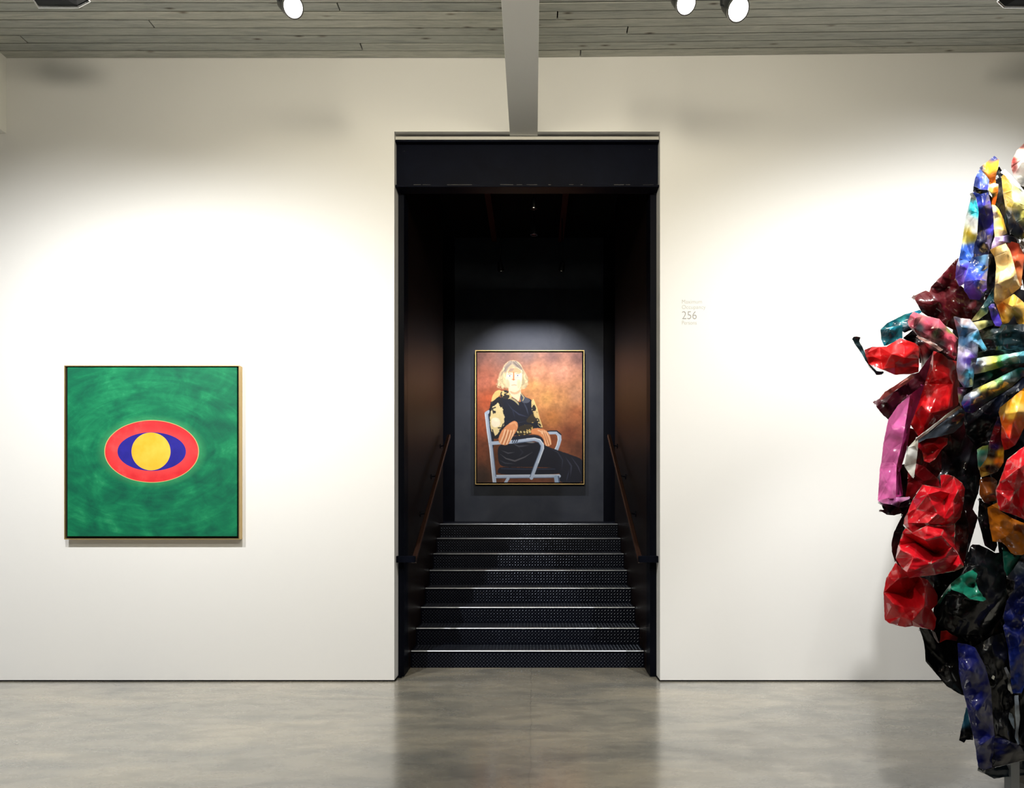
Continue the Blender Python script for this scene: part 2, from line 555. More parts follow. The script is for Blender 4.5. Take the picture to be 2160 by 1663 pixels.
# handrails: flat bronze bar on brackets, with a dark return to the jamb
for s_, xw, lab in ((1, SX0, 'green painting side'), (-1, SX1, 'sculpture side')):
    xr = xw + s_ * 0.10
    A = Vector((xr, 6.16, 1.09))
    B = Vector((xr, 8.72, 2.53))
    hr = tag(empty('handrail', (xw, 6.16, 1.0)), 'dark bronze flat-bar handrail along the stair wall, ' + lab, 'handrail')
    bm = bmesh.new()
    d = (B - A).normalized()
    up = Vector((0, -d.z, d.y))
    verts = []
    for pnt in (A, B):
        for (a, b) in ((-0.022, -0.028), (0.022, -0.028), (0.022, 0.0), (0.014, 0.006), (-0.014, 0.006), (-0.022, 0.0)):
            verts.append(bm.verts.new(pnt + Vector((a, 0, 0)) + up * b))
    for i in range(6):
        bm.faces.new((verts[i], verts[(i + 1) % 6], verts[6 + (i + 1) % 6], verts[6 + i]))
    bm.faces.new(verts[:6])
    bm.faces.new(verts[6:])
    bmesh.ops.recalc_face_normals(bm, faces=bm.faces)
    link('rail', rel(hr, bm), m_bronze, hr)
    jx = DX0 if s_ > 0 else DX1
    bm = boxes((min(jx + s_ * 0.001, xr + s_ * 0.022), max(jx + s_ * 0.001, xr + s_ * 0.022), 6.10, 6.165, 1.075, 1.135), bevel=0.003)
    link('return_bar', rel(hr, bm), m_steel, hr)
    for fr in (0.06, 0.36, 0.66, 0.96):
        p = A.lerp(B, fr) + up * -0.028
        bm = tube(bmesh.new(), [p, p + Vector((0, 0, -0.06)), Vector((xw, p.y, p.z - 0.075))], 0.008)
        lathe(bm, [(0, 0), (0, 0.03), (0.008, 0.03), (0.008, 0)], Vector((xw, p.y, p.z - 0.075)), Vector((xr, p.y, p.z - 0.075)), 12)
        link('bracket', rel(hr, bm), m_steel, hr)

# lamps inside the stair hall
m_off = mat('red_glint_lens', (0.25, 0.05, 0.05, 1), 0.2)  # lens colour holds the reddish glint; these lamps stay off
def small_lamp(name, pos, target, label, watts, deg, body=0.11, r=0.042, group=None, lens=None):
    root = tag(empty(name, pos), label, 'spotlight', group)
    pos = Vector(pos)
    d = (Vector(target) - pos).normalized()
    bm_ = lathe(bmesh.new(), [(-body, 0), (-body, r * 0.55), (-body * 0.8, r * 0.8), (-body * 0.35, r), (0, r), (0, r * 0.88), (-0.012, r * 0.86)], (0, 0, 0), d, 24)
    link('housing', bm_, m_black, root, smooth=35)
    link('rim', lathe(bmesh.new(), [(-0.004, r * 1.0), (-0.004, r * 1.06), (0.005, r * 1.06), (0.005, r * 0.88), (-0.004, r * 0.88)], (0, 0, 0), d, 24), m_chrome, root, smooth=35)
    link('lens', lathe(bmesh.new(), [(-0.010, r * 0.87), (-0.006, r * 0.6), (-0.004, 0)], (0, 0, 0), d, 24), lens or m_lens, root, smooth=60)
    top = 5.62 - pos.z
    link('stem', tube(bmesh.new(), [-d * body * 0.5, Vector((-d.x * body * 0.5, -d.y * body * 0.5, top))], 0.009), m_black, root)
    if watts:
        sp = spot('lamp_light', pos + d * 0.012, target, watts, deg, 0.75, (1.0, 0.96, 0.93), 0.02)
    return root


small_lamp('spotlight', (-0.43, 8.86, 4.74), (-0.12, YB, 2.75), 'small black spotlight above the portrait, on the green painting side', 165, 88, group='stair hall spotlights')
small_lamp('spotlight', (0.375, 8.86, 4.74), (0.03, YB, 2.75), 'small black spotlight above the portrait, on the sculpture side', 165, 88, group='stair hall spotlights')
small_lamp('spotlight', (0.005, 7.55, 4.98), (0.0, 8.2, 1.4), 'small black stair spotlight just below the lintel', 0, 70, group='stair hall spotlights', lens=m_off)
small_lamp('spotlight', (0.008, 8.28, 4.98), (0.0, 8.4, 1.4), 'small black stair spotlight, second below the lintel', 0, 70, group='stair hall spotlights', lens=m_off)

# ------------------------------------------------------------------ paintings
def framed(name, label, cx, cz, wdt, hgt, yw, depth, gap, fw, m_fr, stand=0.0):
    root = tag(empty(name, (cx, yw, cz - hgt / 2)), label, 'painting')
    z0 = 0.0
    y_f = -depth - stand
    # four frame bars
    for (a, b, c, d_) in ((-wdt / 2, wdt / 2, hgt - fw, hgt), (-wdt / 2, wdt / 2, 0, fw), (-wdt / 2, -wdt / 2 + fw, fw, hgt - fw), (wdt / 2 - fw, wdt / 2, fw, hgt - fw)):
        link('frame_bar', boxes((a, b, y_f, -stand, c, d_), bevel=0.0015), m_fr, root)
    link('backing', boxes((-wdt / 2 + fw, wdt / 2 - fw, y_f + 0.02, -stand - 0.002, fw, hgt - fw)), m_dark, root)
    if stand:
        link('cleat', boxes((-wdt * 0.35, wdt * 0.35, -stand, 0, hgt * 0.8, hgt * 0.85)), m_dark, root)
    return root


m_gold = mat('gilt_edge', (0.62, 0.45, 0.20, 1), 0.32, metal=0.75)
# green painting with an eye of nested ellipses
SW = 232.17
u = 0.2526 / SW
cx = (328.3 - VX) / SW
cz = EYE + (VY - 956.0) / SW
pw, ph = 1450 * u, 1440 * u
pa = framed('painting', 'green painting with a red, blue and yellow eye shape on the white wall', cx, cz, pw, ph, YW, 0.062, 0.015, 0.008, m_gold)
m_pg = mat('green_canvas', (0.02, 0.2, 0.12, 1), 0.6, spec=0.25)
t = NT(m_pg)
tc = t.n('ShaderNodeTexCoord')
sep = t.n('ShaderNodeSeparateXYZ')
t.l(tc.outputs['Object'], sep.inputs[0])


def ell(xc, zc, a, b, x_=sep.outputs[0], z_=sep.outputs[2]):
    ex = t.math('DIVIDE', t.math('SUBTRACT', x_, xc), a)
    ez = t.math('DIVIDE', t.math('SUBTRACT', z_, zc), b)
    return t.math('SQRT', t.math('ADD', t.math('MULTIPLY', ex, ex), t.math('MULTIPLY', ez, ez)))


def mx(x):
    return (x - 785) * u


def mz(y):
    return (813 - y) * u


hand = t.math('MULTIPLY', t.math('SUBTRACT', t.noise(t.coords(), 5, 2), 0.5), 0.012)
e_red = t.math('ADD', ell(mx(781.5), mz(808.5), 388.5 * u, 256.5 * u), hand)
e_blu = t.math('ADD', ell(mx(782.5), mz(810), 283.5 * u, 160 * u), hand)
e_yel = t.math('ADD', ell(mx(776), mz(809), 162 * u, 157 * u), hand)
# brushed green: strokes circling the eye, mottled away from it
at = t.math('ARCTAN2', sep.outputs[2], sep.outputs[0])
cmb = t.n('ShaderNodeCombineXYZ')
t.l(t.math('MULTIPLY', e_red, 5.0), cmb.inputs[0])
t.l(t.math('MULTIPLY', at, 1.1), cmb.inputs[1])
swirl = t.noise(cmb.outputs[0], 1.6, 4, 0.55, 0.6)
mott = t.noise(t.coords(scale=(1, 1, 1.35)), 4.2, 6, 0.6, 0.5)
fac = t.math('ADD', t.math('MULTIPLY', swirl, 0.25), t.math('MULTIPLY', mott, 0.75))
grn = t.ramp(fac, [(0.34, rgb(0, 84, 64)), (0.5, rgb(2, 108, 74)), (0.60, rgb(18, 128, 84)), (0.70, rgb(52, 150, 104))])
grain = t.noise(t.coords(), 260, 2, 0.6)
grn = t.mix(0.35, grn, t.ramp(grain, [(0.3, (0.75, 0.75, 0.75)), (0.7, (1.15, 1.15, 1.15))]), 'MULTIPLY')
halo = t.ramp(e_red, [(1.0 / 3, (0.35, 0.35, 0.35)), (1.16 / 3, (0, 0, 0))])
halo_in = t.n('ShaderNodeMath', operation='DIVIDE')
halo = None
hr_ = t.ramp(t.math('DIVIDE', e_red, 3.0), [(0.335, (0.45, 0.45, 0.45)), (0.40, (0, 0, 0))])
grn = t.mix(hr_, grn, rgb(70, 158, 100))
redn = t.ramp(t.noise(t.coords(), 7, 5, 0.6), [(0.35, rgb(205, 38, 46)), (0.55, rgb(218, 50, 54)), (0.72, rgb(226, 78, 78))])
inner = t.ramp(e_blu, [(0.5, (0, 0, 0)), (0.99, (0.55, 0.55, 0.55))])
redn = t.mix(t.math('MULTIPLY', t.math('SUBTRACT', 1.35, e_blu, clamp=True), 0.9, clamp=True), redn, rgb(228, 92, 92))
blun = t.ramp(t.noise(t.coords(), 9, 3), [(0.3, rgb(28, 26, 128)), (0.7, rgb(40, 36, 150))])
yeln = t.ramp(t.noise(t.coords(), 8, 4), [(0.3, rgb(240, 172, 40)), (0.7, rgb(250, 192, 72))])


def inside(e, r=1.0, s=0.004):
    return t.math('DIVIDE', t.math('SUBTRACT', r, e), s, clamp=True)


col = t.mix(inside(e_red, 1.012, 0.006), grn, rgb(200, 170, 110))
col = t.mix(inside(e_red, 0.996, 0.008), col, redn)
col = t.mix(inside(e_blu), col, blun)
col = t.mix(inside(e_yel, 1.0, 0.008), col, yeln)
t.l(col, t.b.inputs['Base Color'])
t.bump(grain, 0.08, 0.002)
bm = boxes((-702 * u, 702 * u, -0.056, -0.02, -700 * u, 700 * u), bevel=0.003)
cv = link('canvas', bm, m_pg, pa)
cv.location = (0, 0, ph / 2 + mz(808))

# portrait: flat picture painted as vertex colours
SB = F / YB
fz = 4.893            # zoom units per pixel


def raster_portrait():
    step = 3.0
    X0, X1, Z0, Z1 = 133, 1210, 125, 1460
    nx, nz = int((X1 - X0) / step) + 1, int((Z1 - Z0) / step) + 1
    gx, gy = np.meshgrid(np.linspace(X0, X1, nx), np.linspace(Z0, Z1, nz))
    rs = np.random.RandomState(3)

    def vnoise(cx_, cy_):
        g_ = rs.rand(cy_ + 2, cx_ + 2)
        xx = (gx - X0) / (X1 - X0) * cx_
        yy = (gy - Z0) / (Z1 - Z0) * cy_
        xi, yi = xx.astype(int), yy.astype(int)
        fx, fy = xx - xi, yy - yi
        fx, fy = fx * fx * (3 - 2 * fx), fy * fy * (3 - 2 * fy)
        return (g_[yi, xi] * (1 - fx) * (1 - fy) + g_[yi, xi + 1] * fx * (1 - fy) + g_[yi + 1, xi] * (1 - fx) * fy + g_[yi + 1, xi + 1] * fx * fy)

    def fbm(a, b):
        return (vnoise(a, b) * 0.5 + vnoise(a * 2, b * 2) * 0.28 + vnoise(a * 4, b * 4) * 0.15 + vnoise(a * 9, b * 9) * 0.07)

    n_big, n_mid, n_fine = fbm(5, 6), fbm(14, 17), fbm(40, 50)

    def idw(pts, p=2.4):
        num = np.zeros((nz, nx, 3))
        den = np.zeros((nz, nx))
        for x, y, c in pts:
            wgt = 1.0 / (((gx - x) ** 2 + (gy - y) ** 2) ** (p / 2) + 50)
            num += wgt[..., None] * np.array(c, float)
            den += wgt
        return num / den[..., None]

    def smooth(poly, it=2):
        p = np.array(poly, float)
        for _ in range(it):
            q = np.roll(p, -1, 0)
            p = np.stack([p * 0.75 + q * 0.25, p * 0.25 + q * 0.75], 1).reshape(-1, 2)
        return p

    warpx, warpy = (n_fine - 0.5) * 10, (fbm(38, 44) - 0.5) * 10

    def inpoly(poly, warp=1.0):
        x, y = gx + warpx * warp, gy + warpy * warp
        res = np.zeros(x.shape, bool)
        m = len(poly)
        for i in range(m):
            x1, y1 = poly[i]
            x2, y2 = poly[(i + 1) % m]
            if y1 == y2:
                continue
            cond = ((y1 > y) != (y2 > y)) & (x < (x2 - x1) * (y - y1) / (y2 - y1) + x1)
            res ^= cond
        return res.astype(float)

    def blur(a, k=1):
        for _ in range(k):
            b = a.copy()
            b[1:-1, 1:-1] = (a[1:-1, 1:-1] * 4 + a[:-2, 1:-1] + a[2:, 1:-1] + a[1:-1, :-2] + a[1:-1, 2:]) / 8
            a = b
        return a

    img = idw([(150, 150, (120, 75, 68)), (400, 160, (118, 78, 72)), (650, 150, (122, 88, 84)), (900, 160, (128, 84, 78)), (1190, 160, (128, 84, 80)), (200, 400, (190, 100, 75)),  # top row painted darker, holding some of the lamps' falloff
               (250, 620, (206, 88, 48)), (170, 900, (168, 72, 38)), (190, 1120, (128, 62, 36)), (170, 1400, (58, 38, 32)), (320, 1200, (100, 52, 30)), (750, 330, (208, 132, 98)), (1000, 330, (208, 138, 110)),
               (700, 480, (222, 150, 84)), (850, 600, (232, 160, 84)), (1000, 620, (222, 146, 84)), (900, 800, (205, 122, 58)), (1150, 560, (206, 138, 100)), (1150, 760, (178, 98, 56)),
               (1080, 960, (132, 62, 36)), (1190, 1130, (112, 58, 38)), (850, 1430, (118, 66, 48)), (600, 1440, (112, 60, 42)), (880, 1020, (150, 72, 40))])
    g_ = img.mean(-1, keepdims=True)
    img = (g_ + (img - g_) * 0.86) * 0.92
    img = img * (0.84 + 0.32 * n_mid)[..., None] * (0.90 + 0.20 * n_fine)[..., None]

    def fill(poly, c, a=1.0, soft=1, sm=2, tex=0.12, warp=0.5):
        nonlocal img
        m = inpoly(smooth(poly, sm) if sm else poly, warp)
        if soft:
            m = blur(m, soft)
        m = (m * a)[..., None]
        cc_ = c if isinstance(c, np.ndarray) else np.array(c, float)
        cc_ = cc_ * (1 - tex / 2 + tex * n_mid)[..., None]
        img = img * (1 - m) + cc_ * m

    def stroke(pts, wd, c, a=1.0, soft=0, taper=False):
        nonlocal img
        m = np.zeros((nz, nx))
        L = len(pts) - 1
        for i in range(L):
            (x1, y1), (x2, y2) = pts[i], pts[i + 1]
            dx, dy = x2 - x1, y2 - y1
            tt = np.clip(((gx - x1) * dx + (gy - y1) * dy) / (dx * dx + dy * dy + 1e-9), 0, 1)
            d_ = np.hypot(gx - (x1 + tt * dx), gy - (y1 + tt * dy))
            ww = wd / 2
            if taper:
                ww = wd / 2 * np.sin(np.pi * np.clip((i + tt) / L, 0.06, 0.94))
            m = np.maximum(m, np.clip((ww - d_) / 4 + 0.5, 0, 1))
        if soft:
            m = blur(m, soft)
        m = (m * a)[..., None]
        img = img * (1 - m) + np.array(c, float) * m

    CH, CHD = (172, 188, 214), (92, 108, 138)
    # far arm of the chair
    stroke([(800, 960), (880, 950), (945, 948), (978, 980), (982, 1020), (968, 1070), (945, 1130)], 34, CH)
    stroke([(800, 944), (885, 932), (950, 932), (992, 968)], 12, (28, 34, 52))
    stroke([(960, 985), (964, 1020), (950, 1080), (930, 1120)], 8, (228, 236, 246))
    # trousers
    fill([(345, 1085), (420, 1060), (560, 1045), (700, 1040), (800, 1060), (860, 1095), (960, 1130), (1060, 1165), (1208, 1215), (1240, 1300), (1240, 1470), (975, 1470), (985, 1390), (960, 1310), (700, 1300), (430, 1305), (360, 1280), (345, 1200)], (20, 24, 40))
    for pth, wd, c in ((((370, 1170), (430, 1215), (520, 1240), (620, 1200), (700, 1150)), 16, (92, 92, 100)), (((380, 1130), (450, 1160), (520, 1150)), 12, (78, 80, 90)), (((500, 1060), (560, 1090), (660, 1080)), 16, (70, 72, 84)),
                       (((620, 1045), (690, 1050), (730, 1050)), 12, (150, 150, 150)), (((360, 1230), (420, 1262), (520, 1270)), 12, (60, 64, 78)), (((880, 1110), (960, 1150), (1010, 1230), (1000, 1330)), 14, (44, 50, 68)),
                       (((1040, 1200), (1100, 1290), (1090, 1400)), 16, (52, 56, 76)), (((1100, 1200), (1170, 1300), (1200, 1380)), 12, (60, 62, 80)), (((1080, 1330), (1060, 1400), (1050, 1450)), 10, (50, 56, 76)), (((560, 1100), (600, 1150), (560, 1200)), 18, (34, 38, 54))):
        stroke(pth, wd, c, 0.85, 1, True)
    # seat and chair frame
    fill([(345, 1320), (380, 1300), (700, 1312), (940, 1308), (985, 1340), (985, 1378), (345, 1388)], (18, 24, 42))
    stroke([(380, 1318), (640, 1325), (930, 1322)], 8, (52, 62, 86), 0.8)
    stroke([(320, 1402), (975, 1395)], 34, CH)
    stroke([(330, 1416), (975, 1410)], 7, CHD)
    stroke([(330, 1386), (975, 1380)], 6, (225, 232, 244))
    stroke([(450, 1420), (424, 1462)], 30, CH)
    stroke([(945, 1410), (952, 1465)], 46, (150, 172, 204))
    stroke([(968, 1400), (978, 1465)], 14, (70, 86, 116))
    # back post
    fill([(245, 700), (285, 690), (310, 1080), (290, 1120), (255, 900)], (22, 26, 42))
    stroke([(228, 752), (250, 940), (274, 1100), (312, 1465)], 38, CH)
    stroke([(246, 760), (268, 940), (294, 1110), (326, 1400)], 8, CHD)
    stroke([(216, 752), (238, 940), (262, 1100), (296, 1450)], 7, (226, 232, 246))
    fill([(210, 750), (225, 728), (262, 712), (262, 745), (232, 770)], CH)
    # blouse
    fill([(370, 585), (450, 570), (520, 600), (575, 650), (600, 585), (690, 600), (725, 690), (745, 790), (790, 880), (805, 910), (700, 900), (690, 960), (560, 985), (420, 965), (380, 900), (395, 760), (370, 660)], (20, 26, 44))
    for pth, wd, c in ((((470, 690), (560, 760), (660, 790)), 14, (54, 62, 88)), (((440, 640), (500, 720), (520, 800)), 12, (40, 48, 72)), (((600, 620), (640, 700), (660, 770)), 14, (62, 70, 92)), (((430, 830), (540, 850), (640, 830)), 10, (42, 50, 72))):
        stroke(pth, wd, c, 0.8, 1, True)
    gold = np.array((206, 176, 112.0))
    pat = (n_fine * 0.6 + n_mid * 0.4)
    pat_col = np.where((pat > 0.5)[..., None], np.array((214, 188, 130.0)), np.array((44, 42, 44.0)))
    pat_dark = np.where((pat > 0.56)[..., None], np.array((190, 160, 96.0)), np.array((52, 46, 38.0)))
    # sleeve on the chair back side
    fill([(262, 660), (300, 600), (370, 570), (405, 640), (420, 760), (415, 880), (380, 940), (355, 1010), (300, 1015), (270, 950), (258, 800)], (26, 28, 40))
    fill([(282, 600), (300, 545), (345, 508), (392, 520), (368, 570), (310, 610), (275, 660)], (226, 186, 118))
    fill([(285, 690), (330, 650), (352, 640), (365, 690), (395, 690), (400, 740), (418, 780), (408, 880), (372, 910), (345, 950), (326, 1000), (306, 960), (285, 940), (272, 860), (262, 800), (275, 730)], (232, 212, 158), warp=3.0)
    fill([(280, 800), (330, 790), (372, 820), (370, 880), (310, 900), (276, 870)], (250, 240, 214), soft=3)
    fill([(295, 720), (325, 728), (322, 752), (300, 745)], (34, 32, 40), warp=2.0)
    for pth in (((275, 640), (320, 620), (360, 600)), ((290, 920), (305, 980), (330, 1000)), ((350, 900), (385, 900), (400, 860)), ((300, 750), (290, 700), (320, 690))):
        stroke(pth, 12, (30, 30, 38), 0.9)
    # collar
    fill([(370, 530), (430, 505), (470, 545), (500, 585), (440, 612), (370, 590)], pat_col)
    fill([(578, 530), (620, 580), (690, 615), (650, 650), (590, 640), (572, 590)], (70, 76, 92))
    stroke([(578, 540), (615, 590), (600, 620)], 8, (196, 178, 128))
    # far sleeve
    fill([(690, 595), (728, 650), (750, 740), (780, 840), (802, 900), (770, 890), (735, 830), (705, 770), (690, 700)], pat_col)
    stroke([(708, 610), (745, 700), (770, 800), (800, 890)], 12, (234, 206, 138), 0.9)
    fill([(660, 790), (710, 740), (735, 800), (730, 850), (660, 850), (630, 830)], pat_dark)
    fill([(545, 900), (600, 870), (690, 860), (720, 900), (700, 960), (600, 985), (540, 975)], pat_dark)
    for x in (548, 580, 615, 645, 672):
        stroke([(x, 940), (x + 3, 944)], 18, (220, 200, 140), 0.9)
    # neck and face
    fill([(450, 480), (585, 470), (582, 545), (560, 640), (540, 610), (495, 585), (460, 540)], (240, 206, 176), tex=0.05)
    fill([(440, 590), (500, 590), (560, 640), (565, 680), (520, 625)], (206, 190, 140), a=0.8)
    fill([(392, 300), (415, 240), (470, 206), (530, 206), (580, 240), (605, 300), (640, 345), (662, 420), (640, 470), (612, 500), (582, 470), (560, 400), (450, 420), (440, 485), (395, 488), (350, 460), (338, 420), (352, 380), (360, 335)], (176, 152, 122), soft=3)
    hr = random.Random(12)
    for q in range(150):
        sd = -1 if q % 2 else 1
        f_ = hr.random()
        x0_, y0_ = 497 + sd * hr.uniform(0, 40), 214 + hr.uniform(0, 30)
        xm_, ym_ = 500 + sd * (88 + 30 * f_ + hr.uniform(-14, 10)), 300 + 70 * f_ + hr.uniform(-20, 20)
        xe_, ye_ = 497 + sd * (70 + 90 * f_ + hr.uniform(-20, 14)), 380 + 110 * hr.random()
        tone = hr.random()
        lowc = np.array((236, 214, 168)) * (0.62 + 0.42 * tone)
        topc = np.array((134, 122, 114)) * (0.7 + 0.5 * tone)
        stroke([(x0_, y0_), ((x0_ + xm_) / 2, (y0_ + ym_) / 2 - 14), (xm_, ym_)], hr.uniform(5, 10), topc, 0.6, 1)
        stroke([(xm_, ym_), (xm_ + sd * hr.uniform(-6, 12), (ym_ + ye_) / 2), (xe_, ye_), (xe_ - sd * 14, ye_ + 10)], hr.uniform(6, 13), lowc, 0.65, 1)
    fill([(432, 345), (450, 300), (510, 276), (565, 284), (592, 325), (592, 410), (584, 470), (560, 515), (515, 540), (470, 515), (430, 450), (418, 400)], (242, 206, 176), tex=0.05)
    fill([(425, 420), (440, 390), (462, 420), (470, 480), (450, 490)], (226, 176, 144), a=0.8, soft=4)
    fill([(540, 400), (575, 400), (586, 440), (570, 490), (545, 500)], (228, 180, 148), a=0.7, soft=4)
    fill([(470, 515), (515, 541), (560, 515), (578, 500), (580, 530), (520, 565), (470, 540)], (206, 156, 122), a=0.8, soft=3)
    fill([(440, 340), (455, 300), (510, 278), (560, 286), (588, 320), (580, 345), (530, 330), (500, 336), (470, 332)], (196, 146, 112), soft=2)
    fill([(450, 310), (480, 285), (520, 290), (500, 312), (470, 330)], (150, 128, 112), soft=1)
    stroke([(507, 332), (508, 370), (506, 408)], 12, (172, 92, 52), 0.9, 1)
    stroke([(490, 402), (520, 404)], 8, (150, 82, 62), 0.7, 1)
    for (x, y) in ((467, 366), (548, 362)):
        stroke([(x - 12, y), (x + 12, y)], 24, (246, 240, 232))
        stroke([(x - 1, y), (x + 1, y)], 15, (96, 98, 110))
        stroke([(x - 18, y - 16), (x, y - 20), (x + 18, y - 15)], 7, (150, 110, 84), 0.8)
        stroke([(x - 16, y + 14), (x + 14, y + 15)], 5, (214, 158, 124), 0.8)
    stroke([(488, 462), (512, 458), (535, 462)], 9, (214, 140, 120), 0.8, 1)
    stroke([(425, 400), (432, 450), (460, 500)], 10, (224, 178, 144), 0.7, 2)
    # near arm of the chair
    fill([(345, 1020), (420, 995), (520, 985), (640, 972), (740, 972), (800, 1000), (822, 1050), (790, 1060), (745, 1020), (640, 1015), (520, 1032), (420, 1045), (345, 1050)], (24, 30, 50))
    stroke([(272, 1058), (400, 1050), (540, 1040), (640, 1026), (720, 1018), (770, 1030), (800, 1068), (802, 1110), (780, 1170), (735, 1290), (690, 1415)], 36, CH)
    stroke([(640, 1012), (725, 1004), (780, 1022), (814, 1070), (814, 1115), (760, 1260)], 7, (228, 236, 248))
    stroke([(500, 1056), (640, 1042), (720, 1034), (762, 1048), (786, 1084), (780, 1130), (720, 1280), (675, 1405)], 7, CHD)
    for x in (500, 522, 544):
        stroke([(x + 8, 1018), (x - 6, 1048)], 9, (34, 42, 66))
    # hands
    fill([(395, 915), (440, 870), (500, 828), (540, 832), (556, 870), (545, 920), (510, 970), (480, 1020), (450, 1072), (415, 1078), (372, 1066), (350, 1040), (358, 980)], (222, 146, 100))
    for a_, b_ in (((420, 920), (372, 1050)), ((450, 925), (402, 1066)), ((482, 930), (436, 1064)), ((512, 925), (468, 1030))):
        stroke([a_, ((a_[0] + b_[0]) / 2 + 6, (a_[1] + b_[1]) / 2), b_], 16, (250, 206, 168), 0.9, 1)
    for a_, b_ in (((436, 930), (388, 1060)), ((466, 940), (420, 1070)), ((498, 940), (455, 1050))):
        stroke([a_, b_], 6, (160, 86, 52), 0.9)
    stroke([(470, 860), (520, 845), (540, 880)], 14, (240, 178, 132), 0.8, 2)
    fill([(680, 925), (720, 900), (800, 905), (850, 930), (885, 985), (898, 1060), (880, 1085), (845, 1092), (822, 1050), (800, 990), (740, 965), (690, 965)], (218, 140, 92))
    for a_, b_ in (((800, 930), (842, 1080)), ((820, 930), (866, 1080)), ((840, 940), (888, 1066)), ((760, 925), (800, 960))):
        stroke([a_, ((a_[0] + b_[0]) / 2 + 8, (a_[1] + b_[1]) / 2 - 6), b_], 13, (248, 200, 160), 0.9, 1)
    stroke([(815, 950), (852, 1070)], 5, (160, 86, 52), 0.9)
    stroke([(835, 950), (874, 1065)], 5, (160, 86, 52), 0.9)
    img = np.clip(img * (0.965 + 0.07 * n_fine)[..., None], 0, 255)
    return nx, nz, gx, gy, img


nx_, nz_, gx_, gy_, pimg = raster_portrait()
cpx, cpy = 980 + (113 + 1233) / 2 / fz, 720 + (103 + 1482) / 2 / fz
DPT = 0.05
PWD, PHT = (1233 - 113) / fz / SB, (1482 - 103) / fz / SB
cxp = (cpx - VX) / SB
czp = EYE + (VY - cpy) / SB
STAND = 0.012
yfr = YB - STAND - DPT
po_ = framed('portrait_painting', 'portrait of a seated person in dark blouse, on the slate wall above the stairs', cxp, czp, PWD, PHT, YB, DPT, 0.01, 0.012, m_gold, stand=STAND)
vx = (gx_ - (113 + 1233) / 2) / fz / SB
vz = PHT / 2 - (gy_ - (103 + 1482) / 2) / fz / SB
verts = np.stack([vx.ravel(), np.full(vx.size, -STAND - DPT + 0.006), vz.ravel()], 1)
idx = np.arange(nx_ * nz_).reshape(nz_, nx_)
faces = np.stack([idx[:-1, :-1].ravel(), idx[1:, :-1].ravel(), idx[1:, 1:].ravel(), idx[:-1, 1:].ravel()], 1)
me = bpy.data.meshes.new('picture')
me.from_pydata(verts.tolist(), [], faces.tolist())
ca = me.color_attributes.new('paint', 'FLOAT_COLOR', 'POINT')
sl = pimg.reshape(-1, 3) / 255.0
sl = np.where(sl <= 0.04045, sl / 12.92, ((sl + 0.055) / 1.055) ** 2.4)
ca.data.foreach_set('color', np.concatenate([sl, np.ones((len(sl), 1))], 1).astype(np.float32).ravel())
m_port = mat('oil_paint', (0.5, 0.5, 0.5, 1), 0.55, spec=0.25)
t = NT(m_port)
a_ = t.n('ShaderNodeVertexColor', layer_name='paint')
t.l(a_.outputs[0], t.b.inputs['Base Color'])
link('picture', me, m_port, po_)
link('canvas', boxes((vx.min(), vx.max(), -STAND - DPT + 0.0065, -STAND - 0.01, vz.min(), vz.max())), mat('raw_canvas', (0.5, 0.45, 0.35, 1), 0.8), po_)

# ------------------------------------------------------------------ occupancy lettering on the white wall
sgn = tag(empty('wall_lettering', P(1437, 685, YW)), 'thin pale grey occupancy notice lettered on the white wall beside the doorway', 'sign')
m_let = mat('pale_grey_vinyl', (0.33, 0.325, 0.31, 1), 0.6)
m_let2 = mat('faint_grey_vinyl', (0.49, 0.485, 0.46, 1), 0.6)
for txt, py, capx, mm_, nm in (('Maximum', 640.5, 8.2, m_let2, 'text_line'), ('Occupancy', 652.0, 8.2, m_let2, 'text_line'), ('256', 673.5, 17.0, m_let, 'number'), ('Persons', 685.0, 8.2, m_let2, 'text_line')):
    cu = bpy.data.curves.new('txt', 'FONT')
    cu.body = txt
    cu.size = capx / SW / 0.70
    cu.offset = -0.0006 * cu.size / 0.05 * 0.6
    cu.extrude = 0.0004
    tmp = bpy.data.objects.new('txt', cu)
    C.objects.link(tmp)
    dg = bpy.context.evaluated_depsgraph_get()
    me = bpy.data.meshes.new_from_object(tmp.evaluated_get(dg))
    bpy.data.objects.remove(tmp)
    me.materials.clear()
    o = link(nm, me, mm_, sgn)
    xs = [v.co.x for v in me.vertices]
    want = {'Maximum': 42, 'Occupancy': 50, '256': 31, 'Persons': 31}[txt] / SW
    o.scale = (want / (max(xs) - min(xs)), 1, 1)
    o.rotation_euler = (math.pi / 2, 0, 0)
    pp = P(1438.5, py, YW)
    o.location = (pp.x - min(xs) * o.scale[0] - sgn.location.x, -0.0008, pp.z - sgn.location.z)

